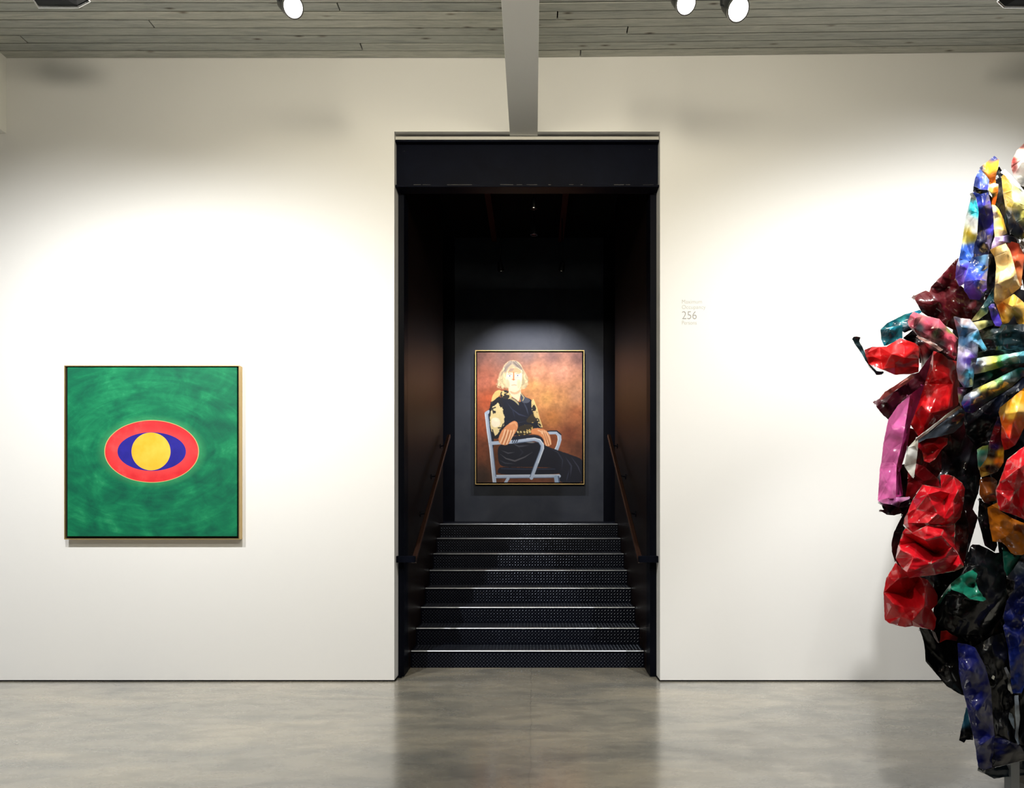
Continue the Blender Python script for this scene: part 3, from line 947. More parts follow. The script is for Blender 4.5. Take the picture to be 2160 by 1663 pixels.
# ------------------------------------------------------------------ ceiling lamps in view
def track_spot(label, px, py, depth, axis, r, watts, deg):
    pos = P(px, py, depth)
    d = Vector(axis).normalized()
    root = tag(empty('track_spotlight', pos), label, 'spotlight', 'lit track spotlights')
    L = 0.21
    link('housing', lathe(bmesh.new(), [(-L, 0), (-L, r * 0.55), (-L * 0.92, r * 0.72), (-L * 0.6, r * 0.84), (-0.05, r * 1.02), (0.012, r * 1.08), (0.012, r * 0.98), (-0.004, r * 0.9)], (0, 0, 0), d, 40), m_black, root, smooth=35)
    link('rim', lathe(bmesh.new(), [(0.008, r * 1.085), (0.016, r * 1.07), (0.016, r * 0.95), (0.004, r * 0.93)], (0, 0, 0), d, 40), m_chrome, root, smooth=35)
    link('lens', lathe(bmesh.new(), [(0.0, r * 0.93), (0.008, r * 0.6), (0.011, 0)], (0, 0, 0), d, 40), m_lens, root, smooth=60)
    side = d.cross(Vector((0, 0, 1))).normalized()
    c = -d * L * 0.5
    bm_ = tube(bmesh.new(), [c + side * r * 0.86, c + side * r * 1.15, c + side * r * 1.15 + Vector((0, 0, 0.14)), c - side * r * 1.15 + Vector((0, 0, 0.14)), c - side * r * 1.15, c - side * r * 0.86], 0.008)
    link('yoke', bm_, m_black, root)
    top = Vector((c.x, c.y, CZ - pos.z + (SLOPE * pos.x if pos.x > 0 else 0)))
    link('stem', tube(bmesh.new(), [c + Vector((0, 0, 0.14)), top], 0.011), m_black, root)
    spot('lamp_light', pos + d * 0.02, pos + d * 3, watts, deg, 0.5, (1.0, 0.95, 0.9), r * 0.8)
    return root


track_spot('lit black track spotlight on the green painting side of the beam', 617, 14, 4.5, (0.62, -0.70, -0.70), 0.066, 30, 50)
track_spot('lit black track spotlight nearest the beam on the sculpture side', 1446, 6, 4.5, (0.14, -0.72, -0.72), 0.066, 60, 50)
track_spot('lit black track spotlight further from the beam, lower of its pair', 1556, 19, 4.45, (0.12, -0.74, -0.72), 0.071, 60, 50)


def wall_washer(label, mirror, corner_px):
    # hood of sheet metal with a polished rim, opening down towards the wall
    x0, x1, x2 = corner_px
    D0 = 4.95
    root = tag(empty('wall_washer', P((x0 + x1) / 2, 14, D0)), label, 'floodlight', 'black wall washers')
    o_ = root.location
    a = P(x0, 15, D0) - o_
    b = P(x1, 15, D0) - o_
    c = P(x2, 2, D0 - 0.01) - o_
    c2 = Vector((c.x, c.y - 0.22, c.z + 0.02))
    a2 = Vector((a.x, a.y - 0.24, a.z + 0.10))
    rim = tube(bmesh.new(), [a, b, c, c2, a2, a], 0.0085, 10)
    link('rim', rim, m_chrome, root, smooth=40)
    bm_ = bmesh.new()
    lo = [a, b, c, c2, a2]
    cen = sum(lo, Vector()) / 5 + Vector((0, 0, 0.12))
    v0 = [bm_.verts.new(p + Vector((0, 0, 0.004))) for p in lo]
    v1 = [bm_.verts.new(cen + (p - cen) * 0.62 + Vector((0, 0, 0.05))) for p in lo]
    for i in range(5):
        bm_.faces.new((v0[i], v0[(i + 1) % 5], v1[(i + 1) % 5], v1[i]))
    bm_.faces.new(v1)
    bm_.faces.new(v0)
    bmesh.ops.recalc_face_normals(bm_, faces=bm_.faces)
    link('hood', bm_, m_black, root)
    mid = (a + b) / 2
    link('latch', boxes((mid.x - 0.02, mid.x + 0.02, mid.y - 0.012, mid.y + 0.006, mid.z + 0.004, mid.z + 0.06), bevel=0.002), m_black, root)
    link('stem', tube(bmesh.new(), [cen, Vector((cen.x, cen.y, CZ - o_.z + (SLOPE * o_.x if o_.x > 0 else 0)))], 0.014), m_black, root)


wall_washer('black wall washer with a polished rim, hanging above the green painting', False, (81, 165, 190))
wall_washer('black wall washer with a polished rim, hanging above the sculpture', True, (2204, 2118, 2104))

# ------------------------------------------------------------------ crushed sheet-metal sculpture
SD = 3.65
ZN = {'A': (1780, 300, 4.158), 'B': (1780, 620, 4.376), 'C': (1780, 940, 4.158), 'D': (1780, 1263, 4.158), 'P': (0, 0, 1.0)}


def zp(z, x, y):
    ox, oy, s = ZN[z]
    return ox + x / s, oy + y / s


sculpt = tag(empty('crushed_metal_sculpture', (2.75, SD + 0.1, 0)), 'tall glossy sculpture of crushed, brightly painted sheet metal standing on the floor', 'sculpture')
m_paint = mat('auto_paint', (0.5, 0.5, 0.5, 1), 0.45, spec=0.15, coat=0.8, coat_rough=0.03)
t = NT(m_paint)
a_ = t.n('ShaderNodeVertexColor', layer_name='paint')
g = t.noise(t.coords(), 38, 5, 0.7, 0.3)
dirt = t.ramp(g, [(0.3, (0.82, 0.82, 0.82)), (0.55, (1, 1, 1))])
cc = t.mix(0.7, a_.outputs[0], dirt, 'MULTIPLY')
sv = t.noise(t.coords(scale=(1, 1, 2.5)), 26, 6, 0.8, 0.8)
sm = t.ramp(sv, [(0.70, (0, 0, 0)), (0.74, (0.6, 0.6, 0.6))])
cc = t.mix(sm, cc, (0.30, 0.28, 0.25, 1))
t.l(cc, t.b.inputs['Base Color'])
t.bump(t.noise(t.coords(), 14, 3, 0.5), 0.08, 0.01)

BLACK, NAVY, MAROON, RED, DRED = (10, 11, 17), (18, 24, 92), (62, 10, 16), (214, 18, 26), (150, 10, 20)
GOLD, CREAM, PINK, TEAL, WHITE = (226, 150, 32), (250, 214, 138), (226, 92, 172), (28, 148, 166), (240, 240, 238)
PURPLE, BLUE, ORANGE, GREEN, AMBER = (92, 56, 176), (44, 66, 178), (232, 96, 22), (16, 118, 92), (170, 92, 14)
SLATE, SKY, DGREEN = (46, 52, 62), (92, 178, 226), (6, 34, 34)


def pip(poly, x, y):
    r = False
    m = len(poly)
    for i in range(m):
        x1, y1 = poly[i]
        x2, y2 = poly[(i + 1) % m]
        if (y1 > y) != (y2 > y) and x < (x2 - x1) * (y - y1) / (y2 - y1) + x1:
            r = not r
    return r


def seg_d(poly, x, y):
    best = 1e9
    m = len(poly)
    for i in range(m):
        x1, y1 = poly[i]
        x2, y2 = poly[(i + 1) % m]
        dx, dy = x2 - x1, y2 - y1
        tt = max(0, min(1, ((x - x1) * dx + (y - y1) * dy) / (dx * dx + dy * dy + 1e-9)))
        best = min(best, math.hypot(x - x1 - tt * dx, y - y1 - tt * dy))
    return best


SHEETS = []
# one paint per sheet where the photograph shows a single colour
PAINT = {'glossy red crumpled sheet': (206, 18, 32), 'deep red folded sheet': (196, 14, 24), 'bright red sheet': (200, 16, 22), 'red wing-like sheet': (198, 18, 22), 'dark maroon sheet': (74, 10, 18),
         'dark maroon fold': (64, 8, 24), 'red crumpled sheet': (184, 16, 24), 'dark red sheet': (130, 10, 20), 'deep navy leg sheet': (10, 17, 84), 'amber sheet': (180, 100, 16), 'pink folded column': (236, 112, 186),
         'shade-toned side of the pink column': (190, 60, 140), 'slate grey sheet': (60, 68, 78), 'green fold': (16, 118, 92), 'cream yellow sheet': (250, 212, 138), 'amber brown sheet': (130, 66, 14), 'green sheet': (20, 100, 82), 'glossy black sheet': (6, 9, 14)}


def sheet(z, pts, d, cols, bulge=0.05, n=5, amp=0.035, inner=(), seed=None, flange=0.05, wear=0.5, label=None, levels=3, rough=0.005, sm=4, tiltx=0.0, tilty=0.0, keep=True, fold=0.018, soft=0.75):
    """one crushed sheet: an outline with its own depths, crease points inside, a folded-back rim and real thickness"""
    global SHEETS
    cols = PAINT.get(label, cols)
    if label and ('crumpled' in label or 'red' in label or 'scuffed' in label):
        sm = 2
        soft = 0.25
        if 'glossy red' in label:
            sm, soft, wear = 1, 0.12, 1.8
    elif label and ('band' in label or 'column' in label or 'curl' in label or 'yellow and navy' in label):
        soft = 1.0
    amp *= 0.8
    if keep:
        SHEETS.append((z, pts, d, cols, bulge, n, amp, seed))
    rnd_ = random.Random(seed if seed is not None else len(SHEETS) * 7 + 3)
    out, dep = [], []
    for p in pts:
        zz, q = (p[0], p[1:]) if isinstance(p[0], str) else (z, p)
        out.append(zp(zz, q[0], q[1]))
        dep.append(q[2] if len(q) > 2 else None)
    cx_ = sum(p[0] for p in out) / len(out)
    cy_ = sum(p[1] for p in out) / len(out)
    size = max(max(p[0] for p in out) - min(p[0] for p in out), max(p[1] for p in out) - min(p[1] for p in out))

    def base(x, y):
        return d + tiltx * (x - cx_) / size + tilty * (y - cy_) / size

    ctrl = [(x, y, base(x, y) + (dd_ if dd_ is not None else rnd_.uniform(-0.4, 0.4) * amp)) for (x, y), dd_ in zip(out, dep)]
    nb = len(ctrl)
    for p in inner:
        zz, q = (p[0], p[1:]) if isinstance(p[0], str) else (z, p)
        x, y = zp(zz, q[0], q[1])
        ctrl.append((x, y, base(x, y) + q[2]))
    tries, made = 0, 0
    x0, x1 = min(p[0] for p in out), max(p[0] for p in out)
    y0, y1 = min(p[1] for p in out), max(p[1] for p in out)
    inrad = max(seg_d(out, rnd_.uniform(x0, x1), rnd_.uniform(y0, y1)) for _ in range(30)) if n else 1
    while made < n and tries < 400:
        tries += 1
        x, y = rnd_.uniform(x0, x1), rnd_.uniform(y0, y1)
        if not pip(out, x, y):
            continue
        e = seg_d(out, x, y)
        if e < 3 or any(math.hypot(x - c[0], y - c[1]) < size * 0.10 for c in ctrl):
            continue
        sgn_ = 1 if made % 2 else -1
        ctrl.append((x, y, base(x, y) - bulge * min(1, e / (size * 0.22)) + sgn_ * amp * rnd_.uniform(0.5, 1)))
        made += 1
    res = delaunay_2d_cdt([Vector((c[0], c[1])) for c in ctrl], [(i, (i + 1) % nb) for i in range(nb)], [], 1, 1e-4)
    V2, faces_, orig = res[0], res[2], res[3]
    V = []
    for i, v in enumerate(V2):
        o_ = orig[i]
        if o_:
            V.append((v.x, v.y, ctrl[o_[0]][2]))
        else:
            V.append((v.x, v.y, base(v.x, v.y)))
    V = np.array(V)
    Tn = []
    for f in faces_:
        f = list(f)
        for k in range(1, len(f) - 1):
            Tn.append((f[0], f[k], f[k + 1]))
    Tn = np.array(Tn)
    if len(Tn) == 0:
        return None
    comp = list(range(len(Tn)))
    while True:
        seen_, ch = {}, False
        for i, f in enumerate(Tn):
            for (p, q) in ((f[0], f[1]), (f[1], f[2]), (f[2], f[0])):
                key = (min(p, q), max(p, q))
                j = seen_.setdefault(key, i)
                if comp[j] != comp[i]:
                    lo_ = min(comp[i], comp[j])
                    hi_ = max(comp[i], comp[j])
                    comp = [lo_ if c_ == hi_ else c_ for c_ in comp]
                    ch = True
        if not ch:
            break
    best_ = max(set(comp), key=comp.count)
    Tn = Tn[[c_ == best_ for c_ in comp]]
    usedv = sorted(set(Tn.ravel().tolist()))
    remap = {v_: i for i, v_ in enumerate(usedv)}
    V = V[usedv]
    Tn = np.array([[remap[v_] for v_ in f] for f in Tn])
    if levels == 3 and size > 110:
        levels = 4
    for _ in range(levels):
        mid = {}
        Vl = V.tolist()
        new = []
        for a, b, c in Tn:
            ids = []
            for (p, q) in ((a, b), (b, c), (c, a)):
                key = (min(p, q), max(p, q))
                if key not in mid:
                    mid[key] = len(Vl)
                    Vl.append([(Vl[p][k] + Vl[q][k]) / 2 for k in range(3)])
                ids.append(mid[key])
            new += [(a, ids[0], ids[2]), (ids[0], b, ids[1]), (ids[2], ids[1], c), tuple(ids)]
        V = np.array(Vl)
        Tn = np.array(new)
    E = np.concatenate([Tn[:, [0, 1]], Tn[:, [1, 2]], Tn[:, [2, 0]]])
    Es = np.sort(E, 1)
    uniq, cnt = np.unique(Es, axis=0, return_counts=True)
    bedges = {tuple(e) for e in uniq[cnt == 1]}
    deg = np.bincount(uniq.ravel(), minlength=len(V)).astype(float)

    def lap(a):
        s_ = np.zeros_like(a)
        np.add.at(s_, uniq[:, 0], a[uniq[:, 1]])
        np.add.at(s_, uniq[:, 1], a[uniq[:, 0]])
        return s_ / deg - a

    isb = np.zeros(len(V), bool)
    for e in bedges:
        isb[list(e)] = True
    curv = np.abs(lap(V[:, 2]))
    if soft > 0:
        # bend instead of fold: blend towards a thin-plate surface through the same control points
        cp = np.array([c[:2] for c in ctrl]) / size
        cd = np.array([c[2] for c in ctrl])
        nn_ = len(cp)
        r2 = ((cp[:, None] - cp[None]) ** 2).sum(-1)
        K = 0.5 * r2 * np.log(r2 + 1e-9) + np.eye(nn_) * 2e-3
        Pm = np.concatenate([np.ones((nn_, 1)), cp], 1)
        A_ = np.block([[K, Pm], [Pm.T, np.zeros((3, 3))]])
        sol_ = np.linalg.lstsq(A_, np.concatenate([cd, np.zeros(3)]), rcond=None)[0]
        q2 = V[:, :2] / size
        rr2 = ((q2[:, None] - cp[None]) ** 2).sum(-1)
        tps = (0.5 * rr2 * np.log(rr2 + 1e-9)) @ sol_[:nn_] + sol_[nn_] + q2 @ sol_[nn_ + 1:]
        tps = np.clip(tps, cd.min() - 0.03, cd.max() + 0.03)
        V[:, 2] = V[:, 2] * (1 - soft) + tps * soft
    for _ in range(sm):
        V[:, 2] += np.where(isb, 0.15, 0.5) * lap(V[:, 2])
    off = Vector((rnd_.uniform(0, 50), rnd_.uniform(0, 50), 0))
    sv_ = np.array([noise.noise(Vector((x / 26, y / 26, 0)) + off) for x, y, _ in V])
    sv2 = np.array([noise.noise(Vector((x / 9, y / 9, 3)) + off) for x, y, _ in V])
    V[:, 2] += sv_ * rough * 2.0 + sv2 * rough * 0.35
    if fold and size > 45:
        oc = np.array(out) - np.array([cx_, cy_])
        ev, evec = np.linalg.eigh(oc.T @ oc)
        ax_ = evec[:, 1]
        uu = (V[:, 0] - cx_) * ax_[0] + (V[:, 1] - cy_) * ax_[1]
        ww = -(V[:, 0] - cx_) * ax_[1] + (V[:, 1] - cy_) * ax_[0]
        uu = uu + 10 * sv_
        fa = np.array([noise.noise(Vector((a_u / 120, b_w / 30, 5)) + off) for a_u, b_w in zip(uu, ww)])
        fb = np.array([noise.noise(Vector((a_u / 40, b_w / 13, 8)) + off) for a_u, b_w in zip(uu, ww)])
        k_f = fold * min(1.0, size / 140)
        V[:, 2] += k_f * (np.abs(fa) - 0.2) * 1.6 + k_f * 0.35 * np.abs(fb)
    # ragged cut edge
    jit = np.array([[noise.noise(Vector((x / 7, y / 7, 9)) + off), noise.noise(Vector((x / 7, y / 7, 17)) + off)] for x, y, _ in V])
    V[isb, :2] += jit[isb] * 0.6
    # paint; sheets without a set paint keep some shade in their tones
    if isinstance(cols[0], (int, float)):
        colr = np.tile(np.array(cols, float), (len(V), 1))
    else:
        num, den = np.zeros((len(V), 3)), np.zeros(len(V))
        for p in cols:
            zz, q = (p[0], p[1:]) if isinstance(p[0], str) else (z, p)
            x, y = zp(zz, q[0], q[1])
            wgt = 1 / (((V[:, 0] - x) ** 2 + (V[:, 1] - y) ** 2) ** 1.6 + 4)
            num += wgt[:, None] * np.array(q[2], float)
            den += wgt
        colr = num / den[:, None]
    colr = colr * (1 + 0.10 * sv_[:, None])
    wear *= 0.5
    wr = np.clip(curv / (curv.mean() * 2.4 + 1e-6) - 0.9, 0, 1) * np.clip(0.12 + 2.2 * sv2, 0, 1) * wear
    wr = np.maximum(wr, isb * np.clip(0.35 + sv2, 0, 1) * wear * 2.0)
    colr = colr * (1 - wr[:, None]) + np.array((168, 160, 146.0)) * wr[:, None]
    colr = np.clip(colr, 0, 255) / 255
    colr = np.where(colr <= 0.04045, colr / 12.92, ((colr + 0.055) / 1.055) ** 2.4)
    # flange: rim folded back and slightly inward
    Vl, Cl, Fl = V.tolist(), colr.tolist(), Tn.tolist()
    if flange:
        nxt = {}
        used = set(map(tuple, E.tolist()))
        for (a, b) in bedges:
            if (a, b) not in used:
                a, b = b, a
            nxt.setdefault(a, []).append(b)
        fl = {}
        for a in nxt:
            # inward normal from the neighbours
            pass
        bn = np.zeros((len(V), 2))
        for a, bs in nxt.items():
            for b in bs:
                dx, dy = V[b, 0] - V[a, 0], V[b, 1] - V[a, 1]
                ln = math.hypot(dx, dy) + 1e-9
                for k in (a, b):
                    bn[k] += (-dy / ln, dx / ln)
        for i in np.nonzero(isb)[0]:
            nn = bn[i] / (np.linalg.norm(bn[i]) + 1e-9)
            test = pip(out, V[i, 0] + nn[0] * 2, V[i, 1] + nn[1] * 2)
            if not test and pip(out, V[i, 0] - nn[0] * 2, V[i, 1] - nn[1] * 2):
                nn = -nn
            fl[i] = len(Vl)
            k_ = flange * (0.75 + 0.5 * sv_[i])
            Vl.append([V[i, 0] + nn[0] * min(6, size * 0.04), V[i, 1] + nn[1] * min(6, size * 0.04), V[i, 2] + k_])
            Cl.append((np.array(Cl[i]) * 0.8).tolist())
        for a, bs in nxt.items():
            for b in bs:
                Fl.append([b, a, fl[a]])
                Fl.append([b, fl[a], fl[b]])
    o3 = sculpt.location
    W3 = []
    for x, y, dd_ in Vl:
        p = P(x, y, SD + dd_)
        W3.append((p.x - o3.x, p.y - o3.y, p.z - o3.z))
    # face the viewer's side consistently
    me_ = bpy.data.meshes.new('metal_sheet')
    me_.from_pydata(W3, [], Fl)
    bm_ = bmesh.new()
    bm_.from_mesh(me_)
    bmesh.ops.recalc_face_normals(bm_, faces=bm_.faces)
    bm_.faces.ensure_lookup_table()
    if bm_.faces[0].normal.y > 0:
        bmesh.ops.reverse_faces(bm_, faces=bm_.faces)
    bm_.to_mesh(me_)
    bm_.free()
    ca_ = me_.color_attributes.new('paint', 'FLOAT_COLOR', 'POINT')
    arr = np.concatenate([np.array(Cl), np.ones((len(Cl), 1))], 1).astype(np.float32)
    ca_.data.foreach_set('color', arr.ravel())
    ob = link('metal_sheet', me_, m_paint, sculpt, smooth=24)
    sol = ob.modifiers.new('thickness', 'SOLIDIFY')
    sol.thickness = 0.004
    sol.offset = -1
    if label:
        ob['label'] = label
    return ob


# --- dark inner sheets first (deepest)
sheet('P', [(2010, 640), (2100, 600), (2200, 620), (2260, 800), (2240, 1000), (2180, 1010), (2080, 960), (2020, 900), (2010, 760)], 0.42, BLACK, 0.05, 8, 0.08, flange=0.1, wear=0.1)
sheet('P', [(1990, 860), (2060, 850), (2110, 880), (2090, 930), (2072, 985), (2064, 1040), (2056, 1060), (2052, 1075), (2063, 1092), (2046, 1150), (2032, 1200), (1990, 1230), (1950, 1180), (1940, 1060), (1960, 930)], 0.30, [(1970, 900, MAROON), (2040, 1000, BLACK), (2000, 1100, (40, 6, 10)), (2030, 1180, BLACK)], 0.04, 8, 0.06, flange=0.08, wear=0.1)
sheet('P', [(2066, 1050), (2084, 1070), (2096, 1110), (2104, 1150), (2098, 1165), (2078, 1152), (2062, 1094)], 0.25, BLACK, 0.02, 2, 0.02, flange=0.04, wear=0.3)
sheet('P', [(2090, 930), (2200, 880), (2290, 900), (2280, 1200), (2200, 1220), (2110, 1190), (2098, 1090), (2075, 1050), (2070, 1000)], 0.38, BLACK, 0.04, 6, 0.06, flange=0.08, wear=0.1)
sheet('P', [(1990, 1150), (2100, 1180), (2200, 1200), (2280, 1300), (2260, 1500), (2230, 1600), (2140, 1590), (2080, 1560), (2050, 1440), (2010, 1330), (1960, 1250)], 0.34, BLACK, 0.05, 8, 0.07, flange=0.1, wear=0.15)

# dark sheets closing the view between the coloured ones
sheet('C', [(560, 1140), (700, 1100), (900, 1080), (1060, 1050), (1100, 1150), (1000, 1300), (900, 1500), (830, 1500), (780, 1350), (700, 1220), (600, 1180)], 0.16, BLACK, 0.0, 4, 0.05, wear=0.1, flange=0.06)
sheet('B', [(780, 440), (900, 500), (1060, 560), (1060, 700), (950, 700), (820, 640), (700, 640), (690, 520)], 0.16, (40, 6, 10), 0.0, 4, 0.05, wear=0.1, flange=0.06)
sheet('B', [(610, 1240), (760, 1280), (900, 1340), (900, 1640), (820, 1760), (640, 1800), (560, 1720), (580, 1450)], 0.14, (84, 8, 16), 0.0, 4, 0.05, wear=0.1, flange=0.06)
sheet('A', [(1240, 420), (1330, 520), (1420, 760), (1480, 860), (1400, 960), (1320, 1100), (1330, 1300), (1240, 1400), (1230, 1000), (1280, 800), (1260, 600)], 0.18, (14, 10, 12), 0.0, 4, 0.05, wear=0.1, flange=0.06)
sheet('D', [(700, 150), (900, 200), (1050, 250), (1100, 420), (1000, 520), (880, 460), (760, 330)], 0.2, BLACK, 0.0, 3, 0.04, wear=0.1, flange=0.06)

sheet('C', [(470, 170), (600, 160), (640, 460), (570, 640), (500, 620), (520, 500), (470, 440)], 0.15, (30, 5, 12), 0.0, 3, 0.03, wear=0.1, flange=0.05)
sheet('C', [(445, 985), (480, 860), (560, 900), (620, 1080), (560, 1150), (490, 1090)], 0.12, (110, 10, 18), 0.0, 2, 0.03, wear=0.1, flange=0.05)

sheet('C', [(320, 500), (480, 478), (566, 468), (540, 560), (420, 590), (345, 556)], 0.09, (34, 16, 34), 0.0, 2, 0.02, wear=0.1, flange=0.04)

# --- top: blue column
sheet('A', [(1190, 225), (1250, 175), (1320, 120), (1362, 152), (1355, 215), (1332, 300), (1330, 380), (1290, 390), (1270, 335), (1205, 250)], 0.06, [(1260, 230, (214, 140, 24)), (1320, 140, (52, 58, 110)), (1300, 330, (190, 96, 22)), (1340, 190, (205, 140, 30)), (1195, 235, (60, 60, 90))], 0.0, 3, 0.03, label='ochre inside face')
sheet('A', [(1195, 235), (1230, 275), (1275, 330, -0.04), (1262, 420, -0.03), (1200, 415, -0.06), (1138, 385), (1150, 320), (1172, 270)], -0.02, [(1180, 300, (56, 74, 168)), (1240, 330, (96, 116, 206)), (1250, 400, (60, 66, 170)), (1150, 380, (40, 58, 130))], 0.03, 2, 0.02, label='blue sheet')
sheet('A', [(1138, 385), (1200, 415), (1262, 418), (1265, 450), (1200, 455), (1132, 435)], 0.02, (12, 22, 48), 0.0, 1, 0.02)
sheet('A', [(1128, 440, 0.04), (1160, 490, -0.02), (1182, 610, -0.04), (1168, 800, -0.05), (1128, 1020, -0.04), (1112, 1045, -0.02), (1012, 1022, 0.03), (1036, 880, 0.03), (1070, 650, 0.03), (1108, 515, 0.03)], -0.04,
      [(1140, 480, (60, 66, 60)), (1140, 540, TEAL), (1130, 610, (24, 150, 158)), (1160, 620, TEAL), (1110, 680, WHITE), (1140, 700, WHITE), (1080, 640, (210, 220, 220)), (1100, 800, (176, 150, 44)), (1075, 850, (180, 170, 90)), (1130, 830, (160, 140, 40)), (1080, 940, (44, 84, 180)), (1120, 930, (36, 70, 160)), (1060, 1010, (50, 96, 196)), (1140, 780, WHITE)],
      0.0, 3, 0.012, inner=[(1110, 700, 0.0), (1080, 880, 0.02)], label='painted teal, white, ochre and blue')
sheet('A', [(1012, 1022, 0.08), (1112, 1045), (1090, 1120, -0.02), (1062, 1235, -0.02), (1015, 1260, 0.03), (984, 1190, 0.08), (994, 1080, 0.08)], -0.05, [(1040, 1040, (60, 90, 190)), (1050, 1120, (96, 76, 190)), (1020, 1220, (110, 76, 180))], 0.02, 3, 0.015, wear=0.8)
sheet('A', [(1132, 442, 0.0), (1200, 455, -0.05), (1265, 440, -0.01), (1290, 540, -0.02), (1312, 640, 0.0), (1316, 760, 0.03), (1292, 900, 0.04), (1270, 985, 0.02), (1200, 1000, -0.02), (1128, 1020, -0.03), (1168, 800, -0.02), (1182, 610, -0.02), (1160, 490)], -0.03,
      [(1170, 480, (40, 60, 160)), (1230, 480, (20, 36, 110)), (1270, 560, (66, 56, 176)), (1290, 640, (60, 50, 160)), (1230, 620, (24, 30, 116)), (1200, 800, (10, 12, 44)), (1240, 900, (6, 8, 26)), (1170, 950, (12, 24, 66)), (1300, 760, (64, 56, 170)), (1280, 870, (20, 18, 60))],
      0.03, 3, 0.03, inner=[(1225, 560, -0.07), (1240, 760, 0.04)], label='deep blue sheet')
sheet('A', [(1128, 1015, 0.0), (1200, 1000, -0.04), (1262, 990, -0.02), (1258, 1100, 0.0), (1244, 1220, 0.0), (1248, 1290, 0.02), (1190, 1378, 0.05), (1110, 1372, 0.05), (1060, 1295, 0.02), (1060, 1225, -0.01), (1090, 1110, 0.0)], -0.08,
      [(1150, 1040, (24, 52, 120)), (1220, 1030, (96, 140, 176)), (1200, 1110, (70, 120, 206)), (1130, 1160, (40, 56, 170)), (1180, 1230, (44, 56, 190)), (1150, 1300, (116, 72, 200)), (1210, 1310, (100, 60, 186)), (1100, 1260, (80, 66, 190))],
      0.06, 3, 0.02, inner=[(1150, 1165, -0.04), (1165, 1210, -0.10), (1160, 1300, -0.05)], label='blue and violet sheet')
sheet('A', [(1262, 985), (1290, 978), (1322, 1012), (1334, 1080), (1318, 1260), (1302, 1320), (1246, 1345), (1248, 1290), (1244, 1220), (1258, 1100)], 0.0, (5, 6, 18), 0.03, 2, 0.02, wear=0.1)  # near-black sheet standing for the round shade beside the blue
sheet('A', [(1340, 225), (1365, 215), (1400, 282), (1382, 302), (1396, 450), (1442, 640), (1456, 805), (1440, 820), (1402, 690), (1372, 590), (1335, 545), (1330, 380)], 0.10, [(1350, 300, BLACK), (1380, 540, (60, 52, 30)), (1420, 720, (14, 10, 8))], 0.0, 3, 0.03, wear=0.4)
sheet('A', [(1278, 372), (1320, 358), (1356, 370), (1354, 430), (1328, 552), (1298, 545), (1300, 470), (1270, 420)], 0.03, [(1320, 372, (240, 236, 230)), (1330, 410, ORANGE), (1320, 500, (226, 92, 20)), (1285, 440, (226, 190, 70)), (1300, 470, (40, 34, 30))], 0.03, 3, 0.015, wear=0.4)
sheet('A', [(1372, 262), (1410, 235), (1480, 300), (1560, 400), (1700, 560), (1690, 640), (1560, 440), (1400, 284)], 0.02, [(1420, 270, (220, 232, 240)), (1500, 360, (200, 216, 226)), (1600, 500, (220, 220, 216))], 0.0, 2, 0.01, wear=0.5)
sheet('A', [(1382, 302, 0.04), (1400, 284, 0.02), (1480, 350, -0.02), (1560, 440, -0.02), (1700, 600, 0.0), (1690, 760), (1560, 860, 0.05), (1530, 850, 0.06), (1460, 795, 0.06), (1424, 620, 0.06), (1396, 450, 0.06)], -0.02,
      [(1400, 320, (236, 220, 110)), (1420, 420, (240, 224, 100)), (1480, 500, (244, 234, 150)), (1540, 560, (244, 232, 140)), (1460, 560, (226, 212, 90)), (1450, 640, (30, 44, 70)), (1490, 720, (24, 34, 60)), (1530, 640, (60, 70, 70)), (1570, 640, (232, 222, 110)), (1560, 780, (34, 46, 74)), (1650, 650, (236, 226, 120)), (1600, 800, (214, 206, 96))],
      0.07, 3, 0.02, inner=[(1500, 520, -0.08), (1510, 700, -0.04)], label='yellow and navy sheet')
sheet('A', [(1298, 548), (1330, 555), (1362, 590), (1402, 680), (1432, 800), (1380, 825), (1322, 832), (1316, 760), (1312, 640)], 0.02, [(1330, 640, (246, 230, 190)), (1370, 620, (242, 196, 60)), (1400, 720, (240, 190, 60)), (1360, 780, (250, 226, 160))], 0.03, 3, 0.02, label='cream sheet')
sheet('A', [(1322, 832), (1440, 815), (1500, 830), (1530, 890), (1440, 880), (1400, 892), (1290, 942), (1300, 890)], 0.0, [(1340, 860, (196, 176, 224)), (1400, 860, (170, 150, 210)), (1470, 850, BLACK), (1510, 880, (30, 16, 14))], 0.02, 3, 0.02, wear=0.6)
sheet('A', [(1280, 945), (1340, 915), (1420, 888, -0.03), (1462, 960, -0.04), (1500, 1100, -0.04), (1525, 1200, -0.02), (1552, 1272, 0.0), (1480, 1330, 0.02), (1400, 1400, 0.03), (1340, 1432, 0.04), (1308, 1385, 0.03), (1326, 1250, 0.02), (1336, 1080, 0.04), (1318, 1005, 0.04)], -0.06,
      [(1360, 960, (252, 222, 152)), (1420, 1000, (250, 206, 130)), (1390, 1150, (253, 228, 160)), (1480, 1200, (250, 200, 130)), (1400, 1260, (250, 226, 160)), (1420, 1340, (240, 196, 76)), (1330, 1380, (210, 160, 80)), (1360, 1420, (214, 130, 40))],
      0.03, 3, 0.015, inner=[(1430, 960, -0.05), (1490, 1180, -0.06), (1350, 1240, -0.05), (1530, 1255, -0.02)], label='cream yellow sheet')
sheet('A', [(1428, 885), (1470, 872), (1535, 890), (1582, 990), (1572, 1100), (1552, 1272), (1518, 1190), (1490, 1080), (1460, 970)], 0.0, [(1480, 920, (130, 40, 26)), (1530, 980, (196, 82, 50)), (1540, 1060, (206, 90, 50)), (1540, 1180, (232, 150, 90))], 0.03, 2, 0.02, label='rust orange sheet')
